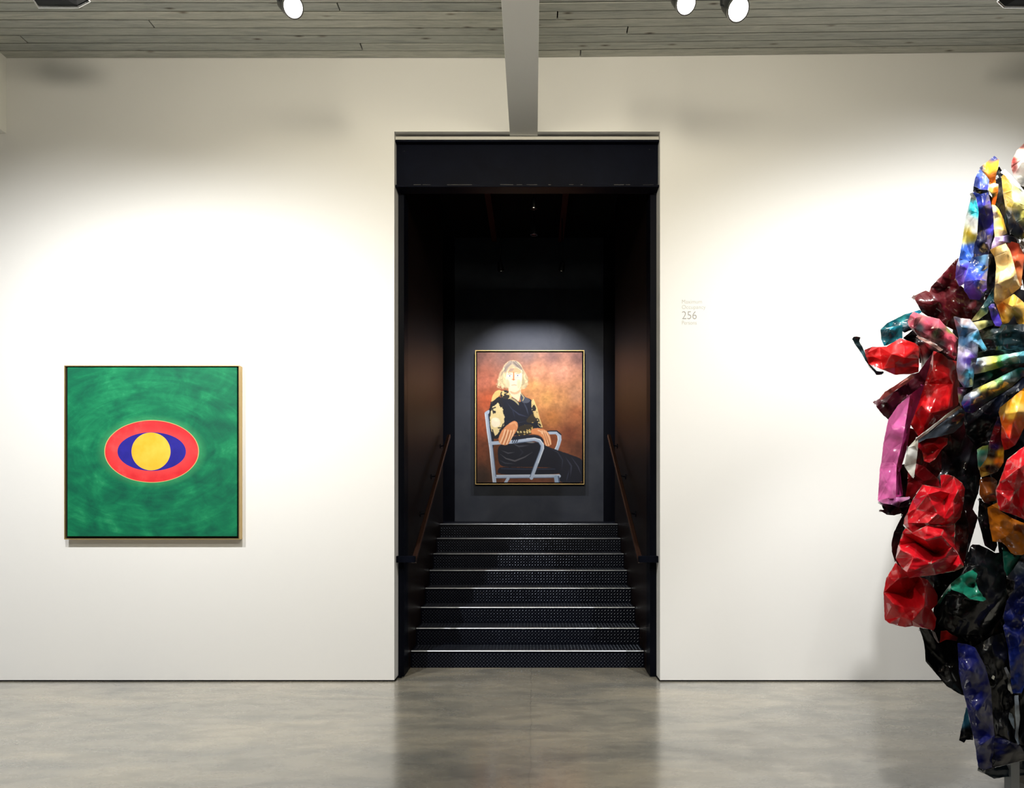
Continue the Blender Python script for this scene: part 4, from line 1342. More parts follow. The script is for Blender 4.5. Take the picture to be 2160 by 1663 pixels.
sheet('A', [(1555, 860), (1700, 790), (1760, 1000), (1740, 1280), (1580, 1290), (1560, 1180), (1580, 1000), (1540, 890)], 0.08, [(1600, 900, (214, 210, 206)), (1650, 1000, (90, 20, 20)), (1600, 1200, (60, 14, 16))], 0.04, 4, 0.04)
sheet('A', [(1340, 1432), (1400, 1398), (1490, 1340, -0.04), (1560, 1400, 0.0), (1600, 1440), (1690, 1460), (1700, 1660), (1600, 1640), (1520, 1580), (1495, 1510, -0.02), (1440, 1580), (1395, 1595), (1368, 1500)], -0.04,
      [(1380, 1460, (196, 104, 30)), (1480, 1380, (246, 190, 70)), (1450, 1480, (246, 200, 96)), (1540, 1480, (244, 196, 90)), (1490, 1560, (90, 66, 30)), (1600, 1560, (240, 180, 60)), (1400, 1560, (232, 170, 60))], 0.0, 4, 0.02, inner=[(1478, 1440, -0.08)], label='golden sheet')
sheet('A', [(1268, 1445), (1290, 1420), (1318, 1418), (1352, 1490), (1388, 1590), (1372, 1618), (1330, 1612), (1296, 1550)], -0.10, [(1300, 1450, (50, 40, 110)), (1330, 1520, (80, 60, 190)), (1355, 1590, (64, 46, 150))], 0.04, 2, 0.012, label='violet sheet')
sheet('A', [(1314, 1275), (1318, 1400), (1270, 1470), (1260, 1500), (1180, 1560), (1108, 1574), (1190, 1470), (1250, 1380)], -0.06, [(1290, 1380, (16, 56, 64)), (1240, 1440, (40, 80, 80)), (1150, 1555, (190, 180, 130)), (1200, 1500, (90, 96, 50)), (1290, 1420, (20, 44, 60))], 0.0, 2, 0.015, label='dark teal fin')
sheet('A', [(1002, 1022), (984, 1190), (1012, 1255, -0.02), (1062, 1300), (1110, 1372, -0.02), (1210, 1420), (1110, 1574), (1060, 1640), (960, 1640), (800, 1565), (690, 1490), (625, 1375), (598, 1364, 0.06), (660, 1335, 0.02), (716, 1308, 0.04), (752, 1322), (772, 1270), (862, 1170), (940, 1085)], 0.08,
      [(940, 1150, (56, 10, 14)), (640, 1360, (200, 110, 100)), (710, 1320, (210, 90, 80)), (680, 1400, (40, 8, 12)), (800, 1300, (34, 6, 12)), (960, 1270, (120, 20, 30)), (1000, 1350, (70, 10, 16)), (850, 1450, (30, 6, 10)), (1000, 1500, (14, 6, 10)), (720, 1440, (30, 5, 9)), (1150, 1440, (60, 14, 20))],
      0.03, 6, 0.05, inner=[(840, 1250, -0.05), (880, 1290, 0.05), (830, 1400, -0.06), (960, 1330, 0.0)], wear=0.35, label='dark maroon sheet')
sheet('A', [(1580, 10, 0.02), (1700, -20), (1800, 60), (1800, 380), (1700, 420), (1556, 382), (1490, 300), (1468, 222), (1472, 165), (1515, 75)], 0.14, [(1480, 160, (120, 40, 36)), (1560, 30, (50, 20, 16)), (1560, 90, (220, 160, 140)), (1480, 210, (110, 44, 40)), (1540, 120, (226, 180, 160)), (1560, 200, (246, 244, 238)), (1540, 320, (246, 244, 238)), (1700, 250, (240, 238, 230)), (1650, 50, (190, 120, 100))], 0.08, 2, 0.015, label='white curl with a maroon edge')
sheet('A', [(1540, 380), (1700, 420), (1800, 460), (1760, 640), (1700, 600), (1620, 520), (1560, 440)], 0.2, (96, 84, 70), 0.0, 2, 0.03)

# --- upper middle
sheet('B', [(340, 328, 0.03), (400, 270), (560, 190), (604, 178, 0.0), (700, 148), (720, 165), (640, 230), (636, 330), (560, 360), (470, 300), (400, 315), (350, 345)], 0.06, [(420, 280, (20, 110, 124)), (540, 220, (60, 170, 176)), (480, 290, (10, 50, 60)), (600, 250, (14, 60, 76)), (690, 160, (30, 130, 160)), (600, 330, (10, 20, 30))], 0.0, 3, 0.03, label='teal sheet')
sheet('B', [(338, 330, 0.04), (400, 322), (470, 300, -0.02), (540, 285, -0.02), (542, 408, 0.0), (500, 430), (400, 475, 0.03), (372, 482), (345, 420, 0.05)], 0.03, [(370, 370, (10, 66, 84)), (360, 440, (12, 96, 116)), (480, 340, (28, 150, 176)), (500, 400, (24, 140, 166)), (410, 400, (14, 90, 110)), (420, 450, (30, 140, 160))], 0.0, 2, 0.02, inner=[(430, 330, -0.05), (405, 440, 0.02)], label='teal sheet')
sheet('B', [(545, 410), (640, 330), (690, 390), (840, 470), (920, 530), (830, 540), (780, 600), (720, 700), (700, 490), (660, 460), (560, 420)], 0.10, [(600, 390, BLACK), (740, 520, (190, 40, 46)), (700, 430, (30, 6, 10)), (800, 560, (24, 20, 24)), (740, 640, (180, 176, 170))], 0.0, 5, 0.05, wear=0.8)
sheet('B', [(588, 255, 0.03), (612, 200), (640, 165, 0.04), (740, 200, 0.02), (880, 232, 0.03), (960, 320, 0.03), (1055, 410, 0.02), (1046, 560, 0.02), (1025, 612), (900, 530), (860, 470, -0.02), (780, 430, -0.01), (680, 385, -0.01), (600, 300)], -0.08,
      [(640, 210, (206, 90, 110)), (620, 270, (196, 84, 104)), (700, 310, (40, 46, 50)), (760, 260, (200, 80, 100)), (800, 330, (110, 24, 40)), (900, 280, (206, 96, 116)), (860, 360, (90, 110, 80)), (920, 380, (200, 70, 96)), (980, 400, (196, 70, 96)), (990, 330, (120, 160, 70)), (900, 460, (50, 44, 44)), (980, 500, (150, 40, 60)), (1010, 570, (170, 40, 60)), (940, 520, (60, 20, 30)), (720, 220, (190, 110, 110))],
      0.05, 9, 0.028, rough=0.012, wear=0.9, label='scuffed pink sheet')
sheet('B', [(675, 385), (700, 395), (800, 440), (870, 480), (915, 520), (890, 530), (830, 490), (740, 440), (690, 415)], -0.10, (214, 170, 160), 0.01, 1, 0.01, wear=0.8, flange=0.02)
sheet('B', [(198, 562, 0.02), (222, 540), (262, 490, 0.04), (330, 492, 0.05), (392, 488, 0.02), (460, 445), (520, 410, 0.0), (600, 435, 0.0), (662, 458, 0.02), (702, 490, 0.05), (696, 600, 0.05), (690, 722, 0.06), (620, 742, 0.04), (470, 748, 0.0), (360, 702, 0.0), (232, 652, 0.02)], -0.12,
      [(300, 560, (176, 22, 26)), (260, 620, (120, 12, 22)), (450, 500, (206, 24, 24)), (560, 560, (224, 22, 20)), (640, 520, (206, 20, 22)), (600, 650, (190, 14, 18)), (450, 680, (130, 12, 20)), (660, 700, (90, 8, 12)), (380, 620, (160, 16, 22))],
      0.02, 1, 0.01, inner=[(440, 555, -0.06), (470, 640, -0.05), (560, 590, -0.07), (545, 655, -0.02), (640, 520, -0.01)], wear=0.35, label='red wing-like sheet')
sheet('B', [(190, 520, 0.05), (260, 490), (330, 492), (300, 540), (222, 560), (205, 575)], -0.08, (130, 16, 22), 0.0, 1, 0.01, flange=0.03)
sheet('B', [(76, 418), (92, 398), (120, 394), (152, 402), (142, 440), (165, 480), (196, 545), (212, 585), (250, 665), (300, 712), (372, 722), (352, 746), (300, 750), (270, 705), (232, 660), (200, 620), (165, 555), (100, 462)], -0.04, [(110, 420, (24, 40, 46)), (150, 500, (14, 30, 36)), (180, 550, (60, 100, 110)), (240, 660, (12, 12, 16)), (320, 730, (14, 60, 84))], 0.02, 2, 0.015, wear=0.7, flange=0.03, label='thin dark curl')
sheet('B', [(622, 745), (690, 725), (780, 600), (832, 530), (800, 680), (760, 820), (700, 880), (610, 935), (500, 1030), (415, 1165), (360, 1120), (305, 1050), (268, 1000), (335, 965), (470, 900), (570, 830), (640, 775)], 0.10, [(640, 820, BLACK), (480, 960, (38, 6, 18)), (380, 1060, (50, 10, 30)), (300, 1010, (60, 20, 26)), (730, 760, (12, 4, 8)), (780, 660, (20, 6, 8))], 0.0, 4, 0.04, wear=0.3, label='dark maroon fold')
sheet('B', [(330, 965, 0.02), (380, 905), (470, 850), (622, 745, 0.02), (655, 765), (560, 840), (450, 910), (345, 985)], 0.02, [(400, 910, (226, 120, 112)), (560, 800, (230, 150, 140)), (500, 880, (210, 90, 86)), (340, 970, (170, 80, 80))], 0.01, 2, 0.01, wear=0.6, label='pale red edge')
sheet('B', [(830, 535, 0.02), (900, 560), (960, 610, 0.02), (1042, 630, 0.06), (1062, 720, 0.08), (1056, 900, 0.08), (1050, 1020, 0.08), (960, 1092, 0.06), (870, 1180, 0.03), (760, 1260, 0.02), (690, 1310, 0.02), (618, 1205, 0.0), (660, 1110), (710, 980, 0.02), (752, 830, 0.04), (795, 690, 0.05)], 0.0,
      [(860, 620, (110, 10, 16)), (950, 650, (84, 8, 14)), (880, 800, (206, 16, 18)), (820, 900, (222, 22, 24)), (920, 960, (214, 16, 20)), (1010, 850, (60, 6, 10)), (1000, 700, (80, 8, 14)), (780, 1060, (220, 20, 26)), (700, 1180, (200, 16, 26)), (800, 1180, (140, 12, 22)), (660, 1180, (190, 20, 26)), (730, 960, (200, 60, 60))],
      0.03, 2, 0.02, inner=[(960, 760, -0.05), (955, 1060, -0.05), (800, 1100, -0.08), (850, 1115, 0.0), (830, 690, -0.02), (720, 1030, -0.05)], wear=0.45, label='bright red sheet')
sheet('B', [(612, 930, -0.03), (660, 895), (742, 838, 0.04), (715, 960, 0.04), (660, 1110, 0.03), (618, 1205, 0.02), (604, 1300, 0.03), (580, 1440, 0.04), (520, 1640, 0.04), ('C', 520, 440, 0.04), ('C', 455, 462, -0.03), ('C', 462, 180, -0.03), (545, 1350, -0.04), (580, 1130, -0.04)], 0.02,
      [(640, 980, (110, 34, 84)), (690, 900, (90, 14, 40)), (600, 1150, (150, 50, 110)), (570, 1400, (130, 40, 100)), (520, 1550, (110, 30, 80)), ('C', 490, 350, (90, 14, 50))], 0.0, 3, 0.02, wear=0.2, label='shade-toned side of the pink column')  # the column's pink with its shade put into the colour
sheet('B', [(612, 930, -0.04), (580, 1130, -0.06), (540, 1370, -0.06), ('C', 462, 180, -0.06), ('C', 455, 462, -0.06), ('C', 298, 482, 0.03), ('C', 308, 320, 0.03), ('C', 316, 190, 0.03), (345, 1560, 0.03), (366, 1370, 0.03), (410, 1160, 0.03), (500, 1030, 0.0)], 0.02,
      [(520, 1060, (232, 110, 180)), (480, 1250, (226, 96, 172)), (400, 1450, (232, 130, 190)), (440, 1560, (222, 84, 168)), ('C', 380, 250, (220, 70, 160)), ('C', 420, 420, (214, 62, 152)), ('C', 330, 440, (224, 84, 170))],
      0.0, 2, 0.012, inner=[(450, 1250, -0.05), ('C', 440, 150, -0.04), ('C', 380, 330, -0.02)], wear=0.15, label='pink folded column')
sheet('C', [(298, 490), (380, 462), (455, 455), (582, 452), (575, 470), (500, 500), (480, 545), (420, 520), (350, 510)], -0.02, [(340, 490, (214, 130, 186)), (450, 480, (190, 110, 170)), (560, 460, (224, 160, 204)), (460, 530, (50, 20, 50))], 0.01, 2, 0.02, wear=0.4, label='pink folded lip')
sheet('C', [(300, 492), (350, 512), (420, 522), (480, 548), (578, 462), (560, 540), (520, 592), (440, 615), (375, 608), (308, 566), (345, 565), (375, 550)], 0.04, [(440, 580, (16, 10, 22)), (340, 520, (120, 70, 110)), (540, 520, (40, 20, 50)), (330, 570, (60, 40, 50))], 0.0, 3, 0.03, wear=0.4)
sheet('B', [(658, 1345, -0.02), (760, 1262), (860, 1185), (950, 1112), (1060, 1038), (1085, 1048), (960, 1142), (860, 1215), (770, 1290), (690, 1345)], -0.12, [(700, 1320, (226, 224, 218)), (850, 1200, (236, 236, 234)), (960, 1120, (210, 206, 190)), (1060, 1045, (150, 146, 120))], 0.0, 2, 0.008, wear=0.35, flange=0.03, label='white strip')
sheet('B', [(558, 1590), (572, 1500), (592, 1420), (660, 1345), (686, 1342), (682, 1450), (668, 1560), (655, 1640), ('C', 612, 290), ('C', 575, 250), ('C', 532, 185)], -0.13, [(620, 1450, (236, 236, 232)), (600, 1560, (228, 226, 220)), (660, 1380, (190, 184, 170)), ('C', 600, 240, (220, 216, 206))], 0.02, 2, 0.01, wear=0.3, flange=0.03, label='white strip')
sheet('B', [(690, 1350), (780, 1292), (960, 1145), (1085, 1055), (1132, 1092), (1095, 1210), (1010, 1285), (870, 1322), (760, 1340), (690, 1375)], -0.06, [(800, 1300, (30, 34, 40)), (960, 1200, (46, 54, 64)), (1050, 1120, (60, 70, 80)), (1060, 1230, (40, 48, 58)), (880, 1300, (24, 28, 34))], 0.0, 4, 0.025, wear=0.4, label='slate grey sheet')
sheet('B', [(690, 1370), (760, 1340), (880, 1325), (960, 1330), (955, 1390), (900, 1440), (850, 1520), (790, 1560), (740, 1545), (720, 1450), (680, 1420)], -0.02, [(720, 1370, (200, 40, 44)), (800, 1340, (190, 20, 28)), (860, 1400, (96, 8, 14)), (800, 1480, (180, 16, 24)), (770, 1540, (206, 190, 170)), (920, 1370, (50, 10, 14))], 0.0, 4, 0.035, wear=0.8, label='red crumpled sheet')
sheet('B', [(1020, 215, 0.04), (1080, 232), (1162, 240, 0.0), (1232, 332, -0.02), (1262, 420), (1312, 512, 0.0), (1296, 530), (1235, 470, -0.03), (1225, 590), (1200, 690), (1182, 852, 0.02), (1110, 862), (1062, 790, 0.04), (1046, 690, 0.04), (1056, 560, 0.03), (1066, 390, 0.03)], -0.20,
      [(1050, 250, (50, 46, 60)), (1110, 260, (190, 170, 170)), (1100, 340, (60, 120, 170)), (1190, 330, (200, 200, 220)), (1220, 390, (70, 170, 220)), (1280, 490, (90, 180, 214)), (1110, 450, (96, 150, 206)), (1070, 520, (220, 210, 236)), (1200, 500, (206, 210, 236)), (1130, 560, (200, 190, 226)), (1170, 600, (88, 56, 160)), (1150, 620, (70, 50, 140)), (1100, 680, (150, 140, 180)), (1140, 740, (70, 180, 220)), (1090, 780, (170, 160, 170)), (1150, 820, (60, 150, 196)), (1080, 850, (70, 40, 80))],
      0.02, 9, 0.03, rough=0.010, wear=0.8, label='crumpled light blue and lavender sheet')
sheet('B', [(1050, 860), (1110, 865), (1140, 880), (1110, 950), (1085, 1040), (1060, 1000), (1052, 920)], -0.12, [(1080, 900, (120, 50, 90)), (1070, 960, (150, 150, 110)), (1110, 910, (40, 30, 60))], 0.01, 2, 0.02, wear=0.8, flange=0.03)
sheet('B', [(1170, 268), (1230, 255), (1300, 243), (1390, 250), (1390, 285), (1300, 315), (1235, 342), (1200, 300)], -0.10, [(1220, 280, (216, 206, 160)), (1280, 270, (206, 200, 120)), (1350, 270, (40, 50, 36))], 0.02, 1, 0.01, label='cream sheet')
sheet('B', [(1235, 338, 0.02), (1290, 312), (1390, 285), (1500, 285), (1650, 280), (1790, 290), (1800, 540), (1650, 535), (1540, 555), (1420, 575), (1230, 592), (1240, 540), (1312, 512), (1262, 415)], -0.06, [(1400, 340, (10, 30, 34)), (1450, 400, (6, 40, 46)), (1600, 450, (4, 24, 28)), (1350, 480, (8, 20, 26)), (1320, 360, (60, 66, 50)), (1700, 400, (8, 20, 30))], 0.05, 2, 0.03, inner=[(1450, 360, -0.08), (1480, 420, -0.02), (1470, 470, -0.07)], wear=0.15, label='dark green sheet')
sheet('B', [(1190, 606, 0.04), (1300, 582), (1420, 568, 0.05), (1540, 552), (1660, 530, 0.05), (1790, 520), (1790, 640), (1660, 640, 0.06), (1540, 650, 0.04), (1420, 690, 0.03), (1340, 712), (1250, 735), (1192, 742, 0.03)], -0.14,
      [(1220, 650, (150, 190, 236)), (1290, 640, (214, 216, 214)), (1340, 640, (240, 232, 150)), (1390, 630, (226, 220, 90)), (1430, 640, (60, 130, 70)), (1490, 620, (110, 200, 180)), (1570, 590, (200, 236, 230)), (1640, 580, (120, 206, 220)), (1520, 660, (30, 110, 70)), (1640, 620, (90, 190, 190)), (1400, 690, (190, 186, 90)), (1720, 580, (40, 90, 130))],
      0.06, 0, 0.01, inner=[(1300, 650, -0.06), (1450, 620, -0.06), (1600, 580, -0.05)], wear=0.3, label='pale blue, yellow and green band')
sheet('B', [(1190, 742), (1340, 715), (1500, 660), (1660, 640), (1800, 640), (1790, 690), (1630, 690), (1400, 795), (1190, 885)], -0.04, [(1260, 800, (6, 20, 22)), (1400, 730, (20, 70, 50)), (1550, 680, (16, 80, 70)), (1700, 660, (10, 30, 40))], 0.0, 2, 0.02, wear=0.15)
sheet('B', [(1108, 945, 0.02), (1200, 880, 0.02), (1300, 836), (1400, 790, 0.03), (1510, 735), (1625, 680, 0.05), (1790, 700), (1800, 760), (1650, 765, 0.08), (1560, 850, 0.08), (1430, 935, 0.08), (1300, 1010, 0.08), (1190, 1102, 0.06), (1120, 1092, 0.04), (1085, 1010, 0.03)], -0.16,
      [(1130, 950, (190, 206, 236)), (1200, 910, (236, 240, 240)), (1290, 870, (230, 216, 90)), (1370, 840, (240, 230, 140)), (1430, 800, (150, 200, 130)), (1500, 780, (160, 220, 220)), (1570, 740, (150, 220, 226)), (1620, 720, (20, 110, 100)), (1480, 730, (10, 70, 50)), (1140, 1020, (30, 46, 150)), (1160, 1070, (20, 24, 110)), (1260, 970, (40, 70, 110)), (1350, 930, (8, 50, 60)), (1460, 880, (10, 70, 50)), (1560, 810, (16, 70, 90)), (1650, 740, (20, 60, 120)), (1230, 1030, (14, 24, 80))],
      0.04, 0, 0.01, inner=[(1180, 950, -0.07), (1330, 870, -0.07), (1480, 800, -0.05), (1300, 950, 0.02), (1170, 1040, -0.02)], wear=0.2, label='blue, yellow and aqua folded band')
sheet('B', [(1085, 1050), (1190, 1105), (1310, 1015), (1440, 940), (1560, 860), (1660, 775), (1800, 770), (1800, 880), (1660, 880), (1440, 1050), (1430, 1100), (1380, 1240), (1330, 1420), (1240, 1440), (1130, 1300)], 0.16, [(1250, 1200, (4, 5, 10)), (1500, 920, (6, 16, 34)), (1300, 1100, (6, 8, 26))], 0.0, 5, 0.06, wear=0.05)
sheet('B', [(1440, 1052, 0.02), (1540, 970), (1664, 868, 0.02), (1800, 850), (1830, 1240), (1660, 1240), (1625, 1320, 0.02), (1580, 1400, 0.02), (1520, 1432, 0.04), (1478, 1445, 0.04), (1450, 1335, 0.03), (1456, 1210, 0.02), (1428, 1095, 0.03)], -0.10,
      [(1480, 1080, (250, 196, 90)), (1560, 1000, (244, 160, 30)), (1640, 950, (240, 150, 20)), (1540, 1130, (250, 190, 60)), (1620, 1060, (250, 206, 110)), (1480, 1180, (232, 100, 16)), (1560, 1240, (214, 60, 16)), (1620, 1200, (236, 120, 20)), (1500, 1350, (196, 24, 20)), (1560, 1360, (200, 30, 20)), (1750, 1000, (230, 120, 20))],
      0.04, 1, 0.015, inner=[(1600, 1090, -0.08), (1560, 1190, -0.04), (1530, 1340, -0.06), (1500, 1110, -0.03)], wear=0.3, label='orange and red sheet')
sheet('B', [(1228, 1440), (1280, 1405), (1335, 1398), (1325, 1500), (1290, 1590), (1250, 1630), (1238, 1600)], 0.02, [(1280, 1415, (150, 160, 70)), (1280, 1470, (90, 190, 170)), (1300, 1520, (214, 236, 230)), (1265, 1580, (60, 150, 140)), (1250, 1620, (206, 190, 150))], 0.03, 1, 0.01, label='aqua curl')
sheet('B', [(1440, 1130), (1456, 1210), (1450, 1335), (1478, 1445), (1474, 1560), (1420, 1640), ('C', 1300, 250), ('C', 1200, 280), ('C', 1190, 200), ('C', 1240, 130), (1330, 1500), (1345, 1360), (1395, 1200)], -0.04,
      [(1420, 1180, (40, 30, 90)), (1410, 1260, (150, 20, 30)), (1390, 1340, (110, 24, 50)), (1400, 1420, (40, 24, 90)), (1430, 1470, (240, 180, 30)), (1370, 1480, (20, 14, 14)), (1420, 1550, (230, 110, 20)), (1340, 1560, (200, 160, 60)), (1330, 1610, (20, 14, 12)), ('C', 1230, 220, (180, 140, 50)), ('C', 1300, 200, (24, 16, 14))],
      0.02, 7, 0.03, rough=0.012, wear=0.8, label='crumpled violet, red and amber sheet')
sheet('C', [(1640, -20), (1560, 30), (1440, 125, 0.03), (1405, 230, 0.02), (1370, 320), (1338, 392, 0.04), (1352, 500, 0.04), (1375, 565, 0.03), (1480, 600, 0.02), (1600, 650, 0.02), (1820, 620), (1840, -20)], -0.18,
      [(1560, 80, (230, 60, 66)), (1480, 160, (214, 30, 40)), (1500, 260, (206, 20, 32)), (1390, 400, (170, 14, 26)), (1480, 420, (206, 20, 30)), (1420, 540, (110, 60, 40)), (1540, 560, (130, 20, 24)), (1700, 300, (206, 24, 34))],
      0.06, 2, 0.03, inner=[(1430, 290, -0.05), (1540, 200, -0.10), (1500, 400, -0.02), (1600, 320, -0.08), (1450, 560, 0.0)], wear=0.5, label='glossy red crumpled sheet')
sheet('C', [(1192, 300), (1240, 278), (1310, 280), (1345, 310), (1340, 400), (1352, 480), (1300, 490), (1230, 500), (1188, 430)], 0.0, [(1260, 330, (120, 60, 14)), (1300, 420, (96, 46, 12)), (1220, 460, (40, 20, 10))], 0.05, 2, 0.015, wear=0.3, label='amber brown sheet')
sheet('C', [(1188, 460), (1230, 500), (1345, 480), (1370, 570), (1258, 545), (1240, 560), (1200, 520)], 0.06, (8, 6, 8), 0.0, 2, 0.03, wear=0.6)
sheet('C', [(1258, 545, 0.0), (1345, 500), (1372, 575), (1480, 640, 0.02), (1600, 690, 0.02), (1800, 700), (1800, 900), (1640, 930), (1562, 962, -0.02), (1500, 960), (1468, 945, 0.0), (1430, 890), (1385, 850, 0.0), (1305, 842, 0.02), (1282, 730, 0.02)], -0.05,
      [(1300, 600, (150, 80, 14)), (1340, 700, (160, 86, 12)), (1420, 780, (176, 96, 14)), (1500, 750, (140, 74, 12)), (1540, 920, (210, 130, 20)), (1480, 880, (190, 110, 16)), (1350, 820, (150, 84, 16)), (1700, 800, (150, 80, 14))],
      0.02, 2, 0.02, inner=[(1420, 800, -0.05), (1500, 730, -0.02)], wear=0.2, label='amber sheet')

# --- lower middle: big red crumples
sheet('C', [(560, 200), (640, 160), (700, 180), (830, 295), (850, 370), (690, 345), (600, 470), (540, 460), (560, 330)], 0.06, [(620, 260, (120, 10, 20)), (740, 280, (90, 8, 14)), (780, 250, (206, 190, 170)), (620, 400, (70, 8, 14))], 0.0, 3, 0.03, wear=0.6, label='dark red sheet')
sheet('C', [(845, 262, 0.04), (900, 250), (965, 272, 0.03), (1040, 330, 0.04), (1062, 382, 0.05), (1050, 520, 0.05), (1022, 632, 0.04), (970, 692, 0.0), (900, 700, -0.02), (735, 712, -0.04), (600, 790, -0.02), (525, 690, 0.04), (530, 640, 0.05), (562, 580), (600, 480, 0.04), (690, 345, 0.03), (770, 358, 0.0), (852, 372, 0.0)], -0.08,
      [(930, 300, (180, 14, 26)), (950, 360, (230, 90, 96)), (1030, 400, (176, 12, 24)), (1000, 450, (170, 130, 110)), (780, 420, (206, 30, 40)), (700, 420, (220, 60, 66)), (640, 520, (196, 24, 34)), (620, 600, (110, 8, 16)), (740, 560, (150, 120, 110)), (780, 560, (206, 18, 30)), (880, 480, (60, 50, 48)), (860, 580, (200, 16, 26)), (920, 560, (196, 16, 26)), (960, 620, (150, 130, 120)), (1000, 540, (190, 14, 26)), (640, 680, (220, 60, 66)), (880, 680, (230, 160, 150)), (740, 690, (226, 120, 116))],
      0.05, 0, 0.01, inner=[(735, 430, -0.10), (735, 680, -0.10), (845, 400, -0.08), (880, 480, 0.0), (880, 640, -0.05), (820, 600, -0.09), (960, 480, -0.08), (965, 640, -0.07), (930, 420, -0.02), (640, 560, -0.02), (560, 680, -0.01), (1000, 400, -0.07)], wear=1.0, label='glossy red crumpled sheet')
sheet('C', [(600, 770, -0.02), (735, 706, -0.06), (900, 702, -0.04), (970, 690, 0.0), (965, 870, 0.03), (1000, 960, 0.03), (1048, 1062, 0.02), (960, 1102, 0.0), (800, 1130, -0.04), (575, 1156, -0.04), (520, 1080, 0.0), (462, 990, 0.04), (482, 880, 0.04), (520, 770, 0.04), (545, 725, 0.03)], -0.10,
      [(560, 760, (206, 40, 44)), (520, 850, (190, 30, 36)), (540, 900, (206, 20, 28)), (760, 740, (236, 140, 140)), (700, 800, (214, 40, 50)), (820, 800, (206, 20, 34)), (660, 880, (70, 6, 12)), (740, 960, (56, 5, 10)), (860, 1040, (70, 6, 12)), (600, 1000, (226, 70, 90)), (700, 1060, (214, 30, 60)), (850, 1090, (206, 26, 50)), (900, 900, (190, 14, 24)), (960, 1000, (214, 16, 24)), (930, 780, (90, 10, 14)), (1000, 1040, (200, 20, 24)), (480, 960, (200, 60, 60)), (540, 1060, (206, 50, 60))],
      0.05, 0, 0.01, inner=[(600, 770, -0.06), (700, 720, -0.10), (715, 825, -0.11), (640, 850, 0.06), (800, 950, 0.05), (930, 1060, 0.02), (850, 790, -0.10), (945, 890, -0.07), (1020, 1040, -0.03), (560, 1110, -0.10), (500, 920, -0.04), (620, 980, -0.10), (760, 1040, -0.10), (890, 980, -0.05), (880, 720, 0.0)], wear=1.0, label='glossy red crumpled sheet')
sheet('C', [(965, 700), (1060, 560), (1100, 700), (1080, 900), (1050, 1060), (1000, 960), (962, 870)], 0.04, [(1000, 760, (110, 10, 16)), (985, 900, (210, 40, 50)), (1040, 900, (40, 6, 10)), (1060, 700, (8, 4, 8))], 0.02, 3, 0.03, wear=0.5)
sheet('C', [(455, 1030, 0.04), (510, 1080, 0.0), (575, 1152, -0.02), (660, 1150, 0.02), (735, 1180, -0.02), (800, 1270, 0.0), (825, 1320, 0.02), (820, 1390, 0.02), (770, 1440, 0.02), (812, 1520, 0.02), (800, 1600), (785, 1622, 0.0), (700, 1602, -0.02), (605, 1586, 0.0), (540, 1595, -0.02), (470, 1580, 0.0), (400, 1560), (358, 1530, 0.06), (352, 1400, 0.05), (348, 1290, 0.05), (372, 1165, 0.05)], -0.04,
      [(440, 1100, (170, 20, 28)), (400, 1250, (150, 18, 26)), (480, 1180, (120, 12, 20)), (380, 1400, (110, 16, 22)), (600, 1220, (26, 4, 8)), (560, 1320, (40, 4, 8)), (480, 1450, (70, 8, 12)), (380, 1500, (60, 60, 56)), (720, 1260, (206, 20, 30)), (700, 1350, (200, 16, 24)), (620, 1450, (196, 14, 20)), (720, 1480, (214, 16, 22)), (560, 1540, (206, 14, 22)), (450, 1560, (180, 20, 26)), (780, 1330, (190, 14, 24)), (770, 1600, (180, 30, 36))],
      0.02, 0, 0.01, inner=[(480, 1170, -0.06), (430, 1390, -0.05), (560, 1300, 0.06), (720, 1230, -0.08), (620, 1440, -0.06), (700, 1420, -0.09), (500, 1500, -0.05), (760, 1400, -0.05), (600, 1540, -0.08)], wear=0.6, label='deep red folded sheet')
sheet('C', [(520, 600), (545, 640), (520, 700), (545, 730), (500, 830), (478, 900), (460, 1000), (450, 1024), (420, 930), (418, 850), (440, 760), (480, 680)], 0.10, [(480, 760, (8, 4, 8)), (430, 920, (50, 10, 14))], 0.0, 2, 0.03, wear=0.3, flange=0.08)

# --- lower part: green, black and navy
sheet('C', [(1108, 885), (1130, 868), (1190, 872), (1260, 905), (1330, 945), (1390, 935), (1412, 1130), (1430, 1300), (1400, 1500), (1300, 1660), (1000, 1660), (880, 1600), (812, 1560), (780, 1490), (790, 1420), (900, 1300), (1000, 1180), (1060, 1060)], 0.04,
      [(1180, 900, (10, 16, 22)), (1200, 1000, (8, 20, 34)), (1100, 1000, (4, 5, 8)), (1300, 1100, (4, 5, 8)), (1000, 1400, (3, 4, 7)), (1200, 1500, (4, 6, 10)), (1180, 1100, (20, 40, 60))], 0.06, 6, 0.05, inner=[(1180, 1050, -0.10), (1230, 980, -0.02)], wear=0.15, label='glossy black sheet')
sheet('C', [(820, 1395, 0.04), (880, 1300), (940, 1220), (1010, 1160, 0.02), (1080, 1118), (1135, 1096, 0.04), (1165, 1125, 0.02), (1150, 1190), (1175, 1270, 0.0), (1240, 1350, 0.0), (1215, 1366, -0.03), (1110, 1345, -0.05), (1040, 1295, -0.05), (945, 1262, -0.06), (880, 1320, -0.03)], -0.06,
      [(1060, 1180, (16, 110, 86)), (960, 1240, (20, 128, 100)), (1100, 1270, (14, 120, 92)), (1180, 1340, (40, 150, 120)), (870, 1340, (14, 80, 66)), (1140, 1130, (10, 60, 56))], 0.0, 1, 0.01, inner=[(1060, 1220, 0.0), (1010, 1250, -0.05), (1120, 1230, 0.03)], wear=0.4, flange=0.03, label='green fold')
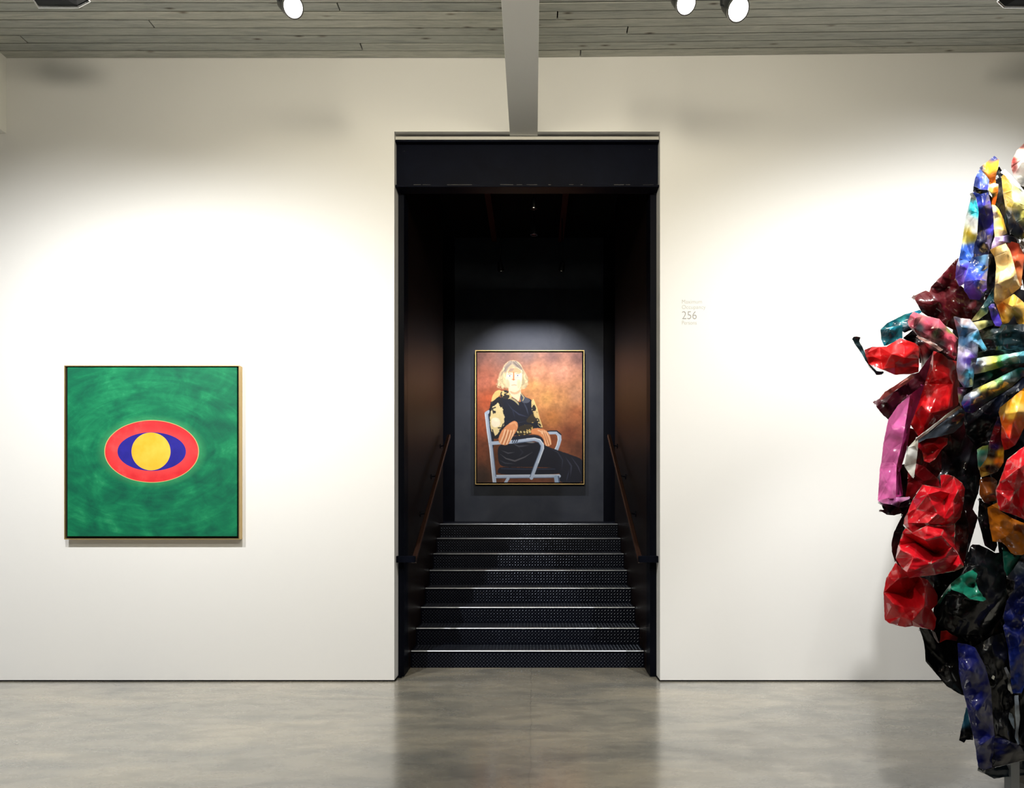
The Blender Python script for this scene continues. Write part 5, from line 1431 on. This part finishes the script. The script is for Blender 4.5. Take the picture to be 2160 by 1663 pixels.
sheet('C', [(1390, 890), (1440, 930), (1482, 950), (1565, 962), (1530, 1020), (1490, 1080), (1430, 1145), (1404, 1080), (1396, 980)], 0.0, [(1420, 960, (30, 110, 90)), (1480, 1010, (20, 90, 74)), (1430, 1080, (14, 70, 60))], 0.04, 2, 0.02, wear=0.5, label='green sheet')
sheet('C', [(1565, 965), (1640, 940), (1800, 930), (1820, 1660), (1560, 1700), (1440, 1660), (1395, 1500), (1430, 1360), (1490, 1270), (1500, 1190), (1425, 1170), (1490, 1080)], -0.02, [(1520, 1080, (70, 80, 90)), (1450, 1200, (60, 60, 60)), (1540, 1200, (20, 30, 80)), (1480, 1400, (14, 24, 90)), (1560, 1500, (16, 26, 96)), (1700, 1300, (12, 20, 70))], 0.03, 10, 0.045, rough=0.014, wear=0.8, label='crumpled navy sheet')
sheet('D', [(660, 255), (730, 265), (800, 280), (900, 320), (1000, 350), (1010, 500), (1030, 700), (1058, 852), (1022, 842), (960, 806), (900, 768), (800, 650), (716, 552), (712, 470), (708, 420), (690, 340)], 0.12, (4, 4, 7), 0.04, 4, 0.03, wear=0.1, flange=0.10, label='black curved sheet')
sheet('D', [(770, 275), (800, 300), (835, 390), (820, 385), (790, 330)], -0.04, (120, 110, 110), 0.0, 0, 0.01, flange=0.02, wear=0.8)
sheet('D', [(850, 285), (900, 280), (945, 315), (1000, 340), (990, 375), (900, 360), (842, 388)], 0.0, [(890, 310, (150, 16, 10)), (980, 350, (60, 10, 10))], 0.0, 1, 0.01, flange=0.03)
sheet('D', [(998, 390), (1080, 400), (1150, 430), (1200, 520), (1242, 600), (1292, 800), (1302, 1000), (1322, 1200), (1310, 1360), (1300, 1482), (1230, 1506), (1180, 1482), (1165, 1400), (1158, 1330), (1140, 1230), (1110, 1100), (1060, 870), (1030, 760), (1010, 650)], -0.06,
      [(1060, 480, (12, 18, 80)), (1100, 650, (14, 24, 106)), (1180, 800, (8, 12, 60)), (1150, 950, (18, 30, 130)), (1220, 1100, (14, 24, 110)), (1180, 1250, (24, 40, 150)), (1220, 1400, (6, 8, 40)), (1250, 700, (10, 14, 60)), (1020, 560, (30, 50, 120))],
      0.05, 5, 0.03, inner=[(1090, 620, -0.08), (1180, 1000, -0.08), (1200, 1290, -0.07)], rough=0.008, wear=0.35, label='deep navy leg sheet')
sheet('D', [(1078, 945), (1100, 1060), (1135, 1200), (1132, 1242), (1072, 1240), (1056, 1266), (1010, 1246), (1020, 1190), (1036, 1120), (1060, 1010)], 0.08, [(1070, 1000, (50, 110, 134)), (1050, 1090, (40, 96, 120)), (1080, 1180, (5, 8, 12)), (1030, 1230, (6, 8, 12))], 0.0, 2, 0.02, wear=0.3, label='small teal fin')
sheet('D', [(1150, 425), (1300, 330), (1400, 300), (1440, 460), (1455, 600), (1480, 900), (1502, 1150), (1545, 1295), (1440, 1250), (1330, 1210), (1304, 1000), (1292, 800), (1244, 600)], 0.0, (4, 5, 8), 0.04, 7, 0.05, wear=0.3, label='black sheet')
sheet('D', [(1295, 700), (1310, 672), (1325, 685), (1315, 715)], -0.08, (230, 230, 214), 0.01, 0, 0.0, flange=0.02, wear=0.0)
sheet('D', [(1405, 610), (1425, 600), (1470, 690), (1455, 720), (1480, 840), (1440, 800), (1440, 700)], -0.06, [(1420, 620, (120, 124, 130)), (1460, 780, (190, 190, 180)), (1440, 720, (30, 34, 40))], 0.0, 1, 0.02, flange=0.02, wear=0.6)
sheet('D', [(1300, 1225), (1345, 1205), (1450, 1250), (1545, 1292), (1590, 1365), (1720, 1360), (1740, 1430), (1565, 1420), (1400, 1465), (1215, 1508), (1300, 1482)], -0.04, [(1350, 1300, (8, 12, 56)), (1320, 1420, (4, 5, 22)), (1480, 1330, (5, 6, 24)), (1560, 1390, (6, 10, 26))], 0.04, 3, 0.025, wear=0.2, label='navy foot sheet')
sheet('D', [(1178, 1485), (1232, 1508), (1400, 1466), (1565, 1424), (1740, 1434), (1740, 1555), (1580, 1552), (1460, 1560), (1318, 1582), (1240, 1540)], 0.0, [(1300, 1540, (24, 40, 50)), (1450, 1490, (30, 46, 60)), (1600, 1480, (20, 32, 44))], 0.0, 2, 0.02, wear=0.2, label='dark grey skirt sheet')
sheet('D', [(1498, 850), (1530, 848), (1538, 960), (1545, 1060), (1528, 1180), (1532, 1290), (1502, 1225), (1512, 1120), (1500, 1000)], -0.03, [(1515, 900, (130, 140, 150)), (1530, 1050, (160, 170, 176)), (1515, 1200, (90, 100, 110))], 0.0, 2, 0.015, wear=0.3, flange=0.03, label='bare grey strip')
sheet('D', [(1450, 1000), (1475, 1010), (1492, 1060), (1496, 1150), (1470, 1110), (1446, 1050)], -0.02, (110, 122, 130), 0.0, 1, 0.01, wear=0.2, flange=0.02)  # grey glint on the black, put in as a small sheet
sheet('D', [(1395, 240), (1480, 120), (1560, 60), (1720, 40), (1740, 430), (1640, 600), (1560, 830), (1475, 835), (1455, 600), (1440, 440)], -0.03, [(1470, 200, (16, 26, 90)), (1540, 260, (18, 30, 110)), (1480, 420, (16, 30, 100)), (1500, 700, (20, 40, 110)), (1650, 300, (10, 16, 60))], 0.03, 7, 0.04, rough=0.012, wear=0.7, label='crumpled navy sheet')
sheet('D', [(1545, 830), (1640, 600), (1740, 500), (1760, 1370), (1590, 1360), (1550, 1290), (1530, 1180), (1548, 1050)], 0.03, (5, 6, 10), 0.03, 5, 0.04, wear=0.2)

# --- the far half of the sculpture, beyond the frame: mirrored outlines in other paints
MX = 2188
alt = [(30, 60, 150), (200, 30, 30), (230, 170, 60), (20, 110, 100), (120, 20, 40), (230, 120, 170), (20, 20, 30), (236, 230, 214)]
for k, (z, pts, d, cols, bulge, n, amp, sd_) in enumerate(list(SHEETS)):
    mp_ = []
    for p in pts:
        zz, q = (p[0], p[1:]) if isinstance(p[0], str) else (z, p)
        x, y = zp(zz, q[0], q[1])
        mp_.append((MX + (MX - x) * 0.72, y))
    w_, h_ = max(p[0] for p in mp_) - min(p[0] for p in mp_), max(p[1] for p in mp_) - min(p[1] for p in mp_)
    if min(p[0] for p in mp_) < 2166 or max(w_, h_) < 22:
        continue
    dark = isinstance(cols[0], (int, float)) and max(cols) < 60
    sheet('P', mp_[::-1], d + 0.04, cols if dark else alt[(k * 5) % len(alt)], 0.05, min(n + 2, 6), 0.04, seed=900 + k, levels=2, keep=False, flange=0.08)
# --- the back of the sculpture
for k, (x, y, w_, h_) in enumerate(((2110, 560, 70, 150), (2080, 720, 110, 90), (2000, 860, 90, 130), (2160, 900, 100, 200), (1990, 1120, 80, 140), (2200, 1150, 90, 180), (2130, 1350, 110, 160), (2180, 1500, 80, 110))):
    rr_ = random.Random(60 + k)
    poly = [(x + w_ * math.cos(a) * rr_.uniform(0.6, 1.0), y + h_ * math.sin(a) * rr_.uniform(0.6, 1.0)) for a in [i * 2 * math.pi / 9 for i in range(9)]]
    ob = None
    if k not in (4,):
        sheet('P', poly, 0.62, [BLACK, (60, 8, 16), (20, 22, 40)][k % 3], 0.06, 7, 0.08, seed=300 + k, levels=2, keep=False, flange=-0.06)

# steel feet that carry the sculpture
m_foot = mat('mill_steel', (0.32, 0.34, 0.36, 1), 0.35, metal=0.8)
for (px_, dd_) in ((2141, -0.02), (2290, 0.0), (2235, 0.4)):
    bp = P(px_, 1600, SD + dd_)
    bm = boxes((bp.x - 0.024, bp.x + 0.024, bp.y - 0.003, bp.y + 0.003, 0.0, 0.22), (bp.x - 0.024, bp.x - 0.018, bp.y, bp.y + 0.05, 0.0, 0.22), (bp.x - 0.04, bp.x + 0.04, bp.y - 0.03, bp.y + 0.07, 0.0, 0.006), bevel=0.001)
    bmesh.ops.translate(bm, verts=bm.verts, vec=-sculpt.location)
    tag(link('foot', bm, m_foot, sculpt), 'steel angle foot')
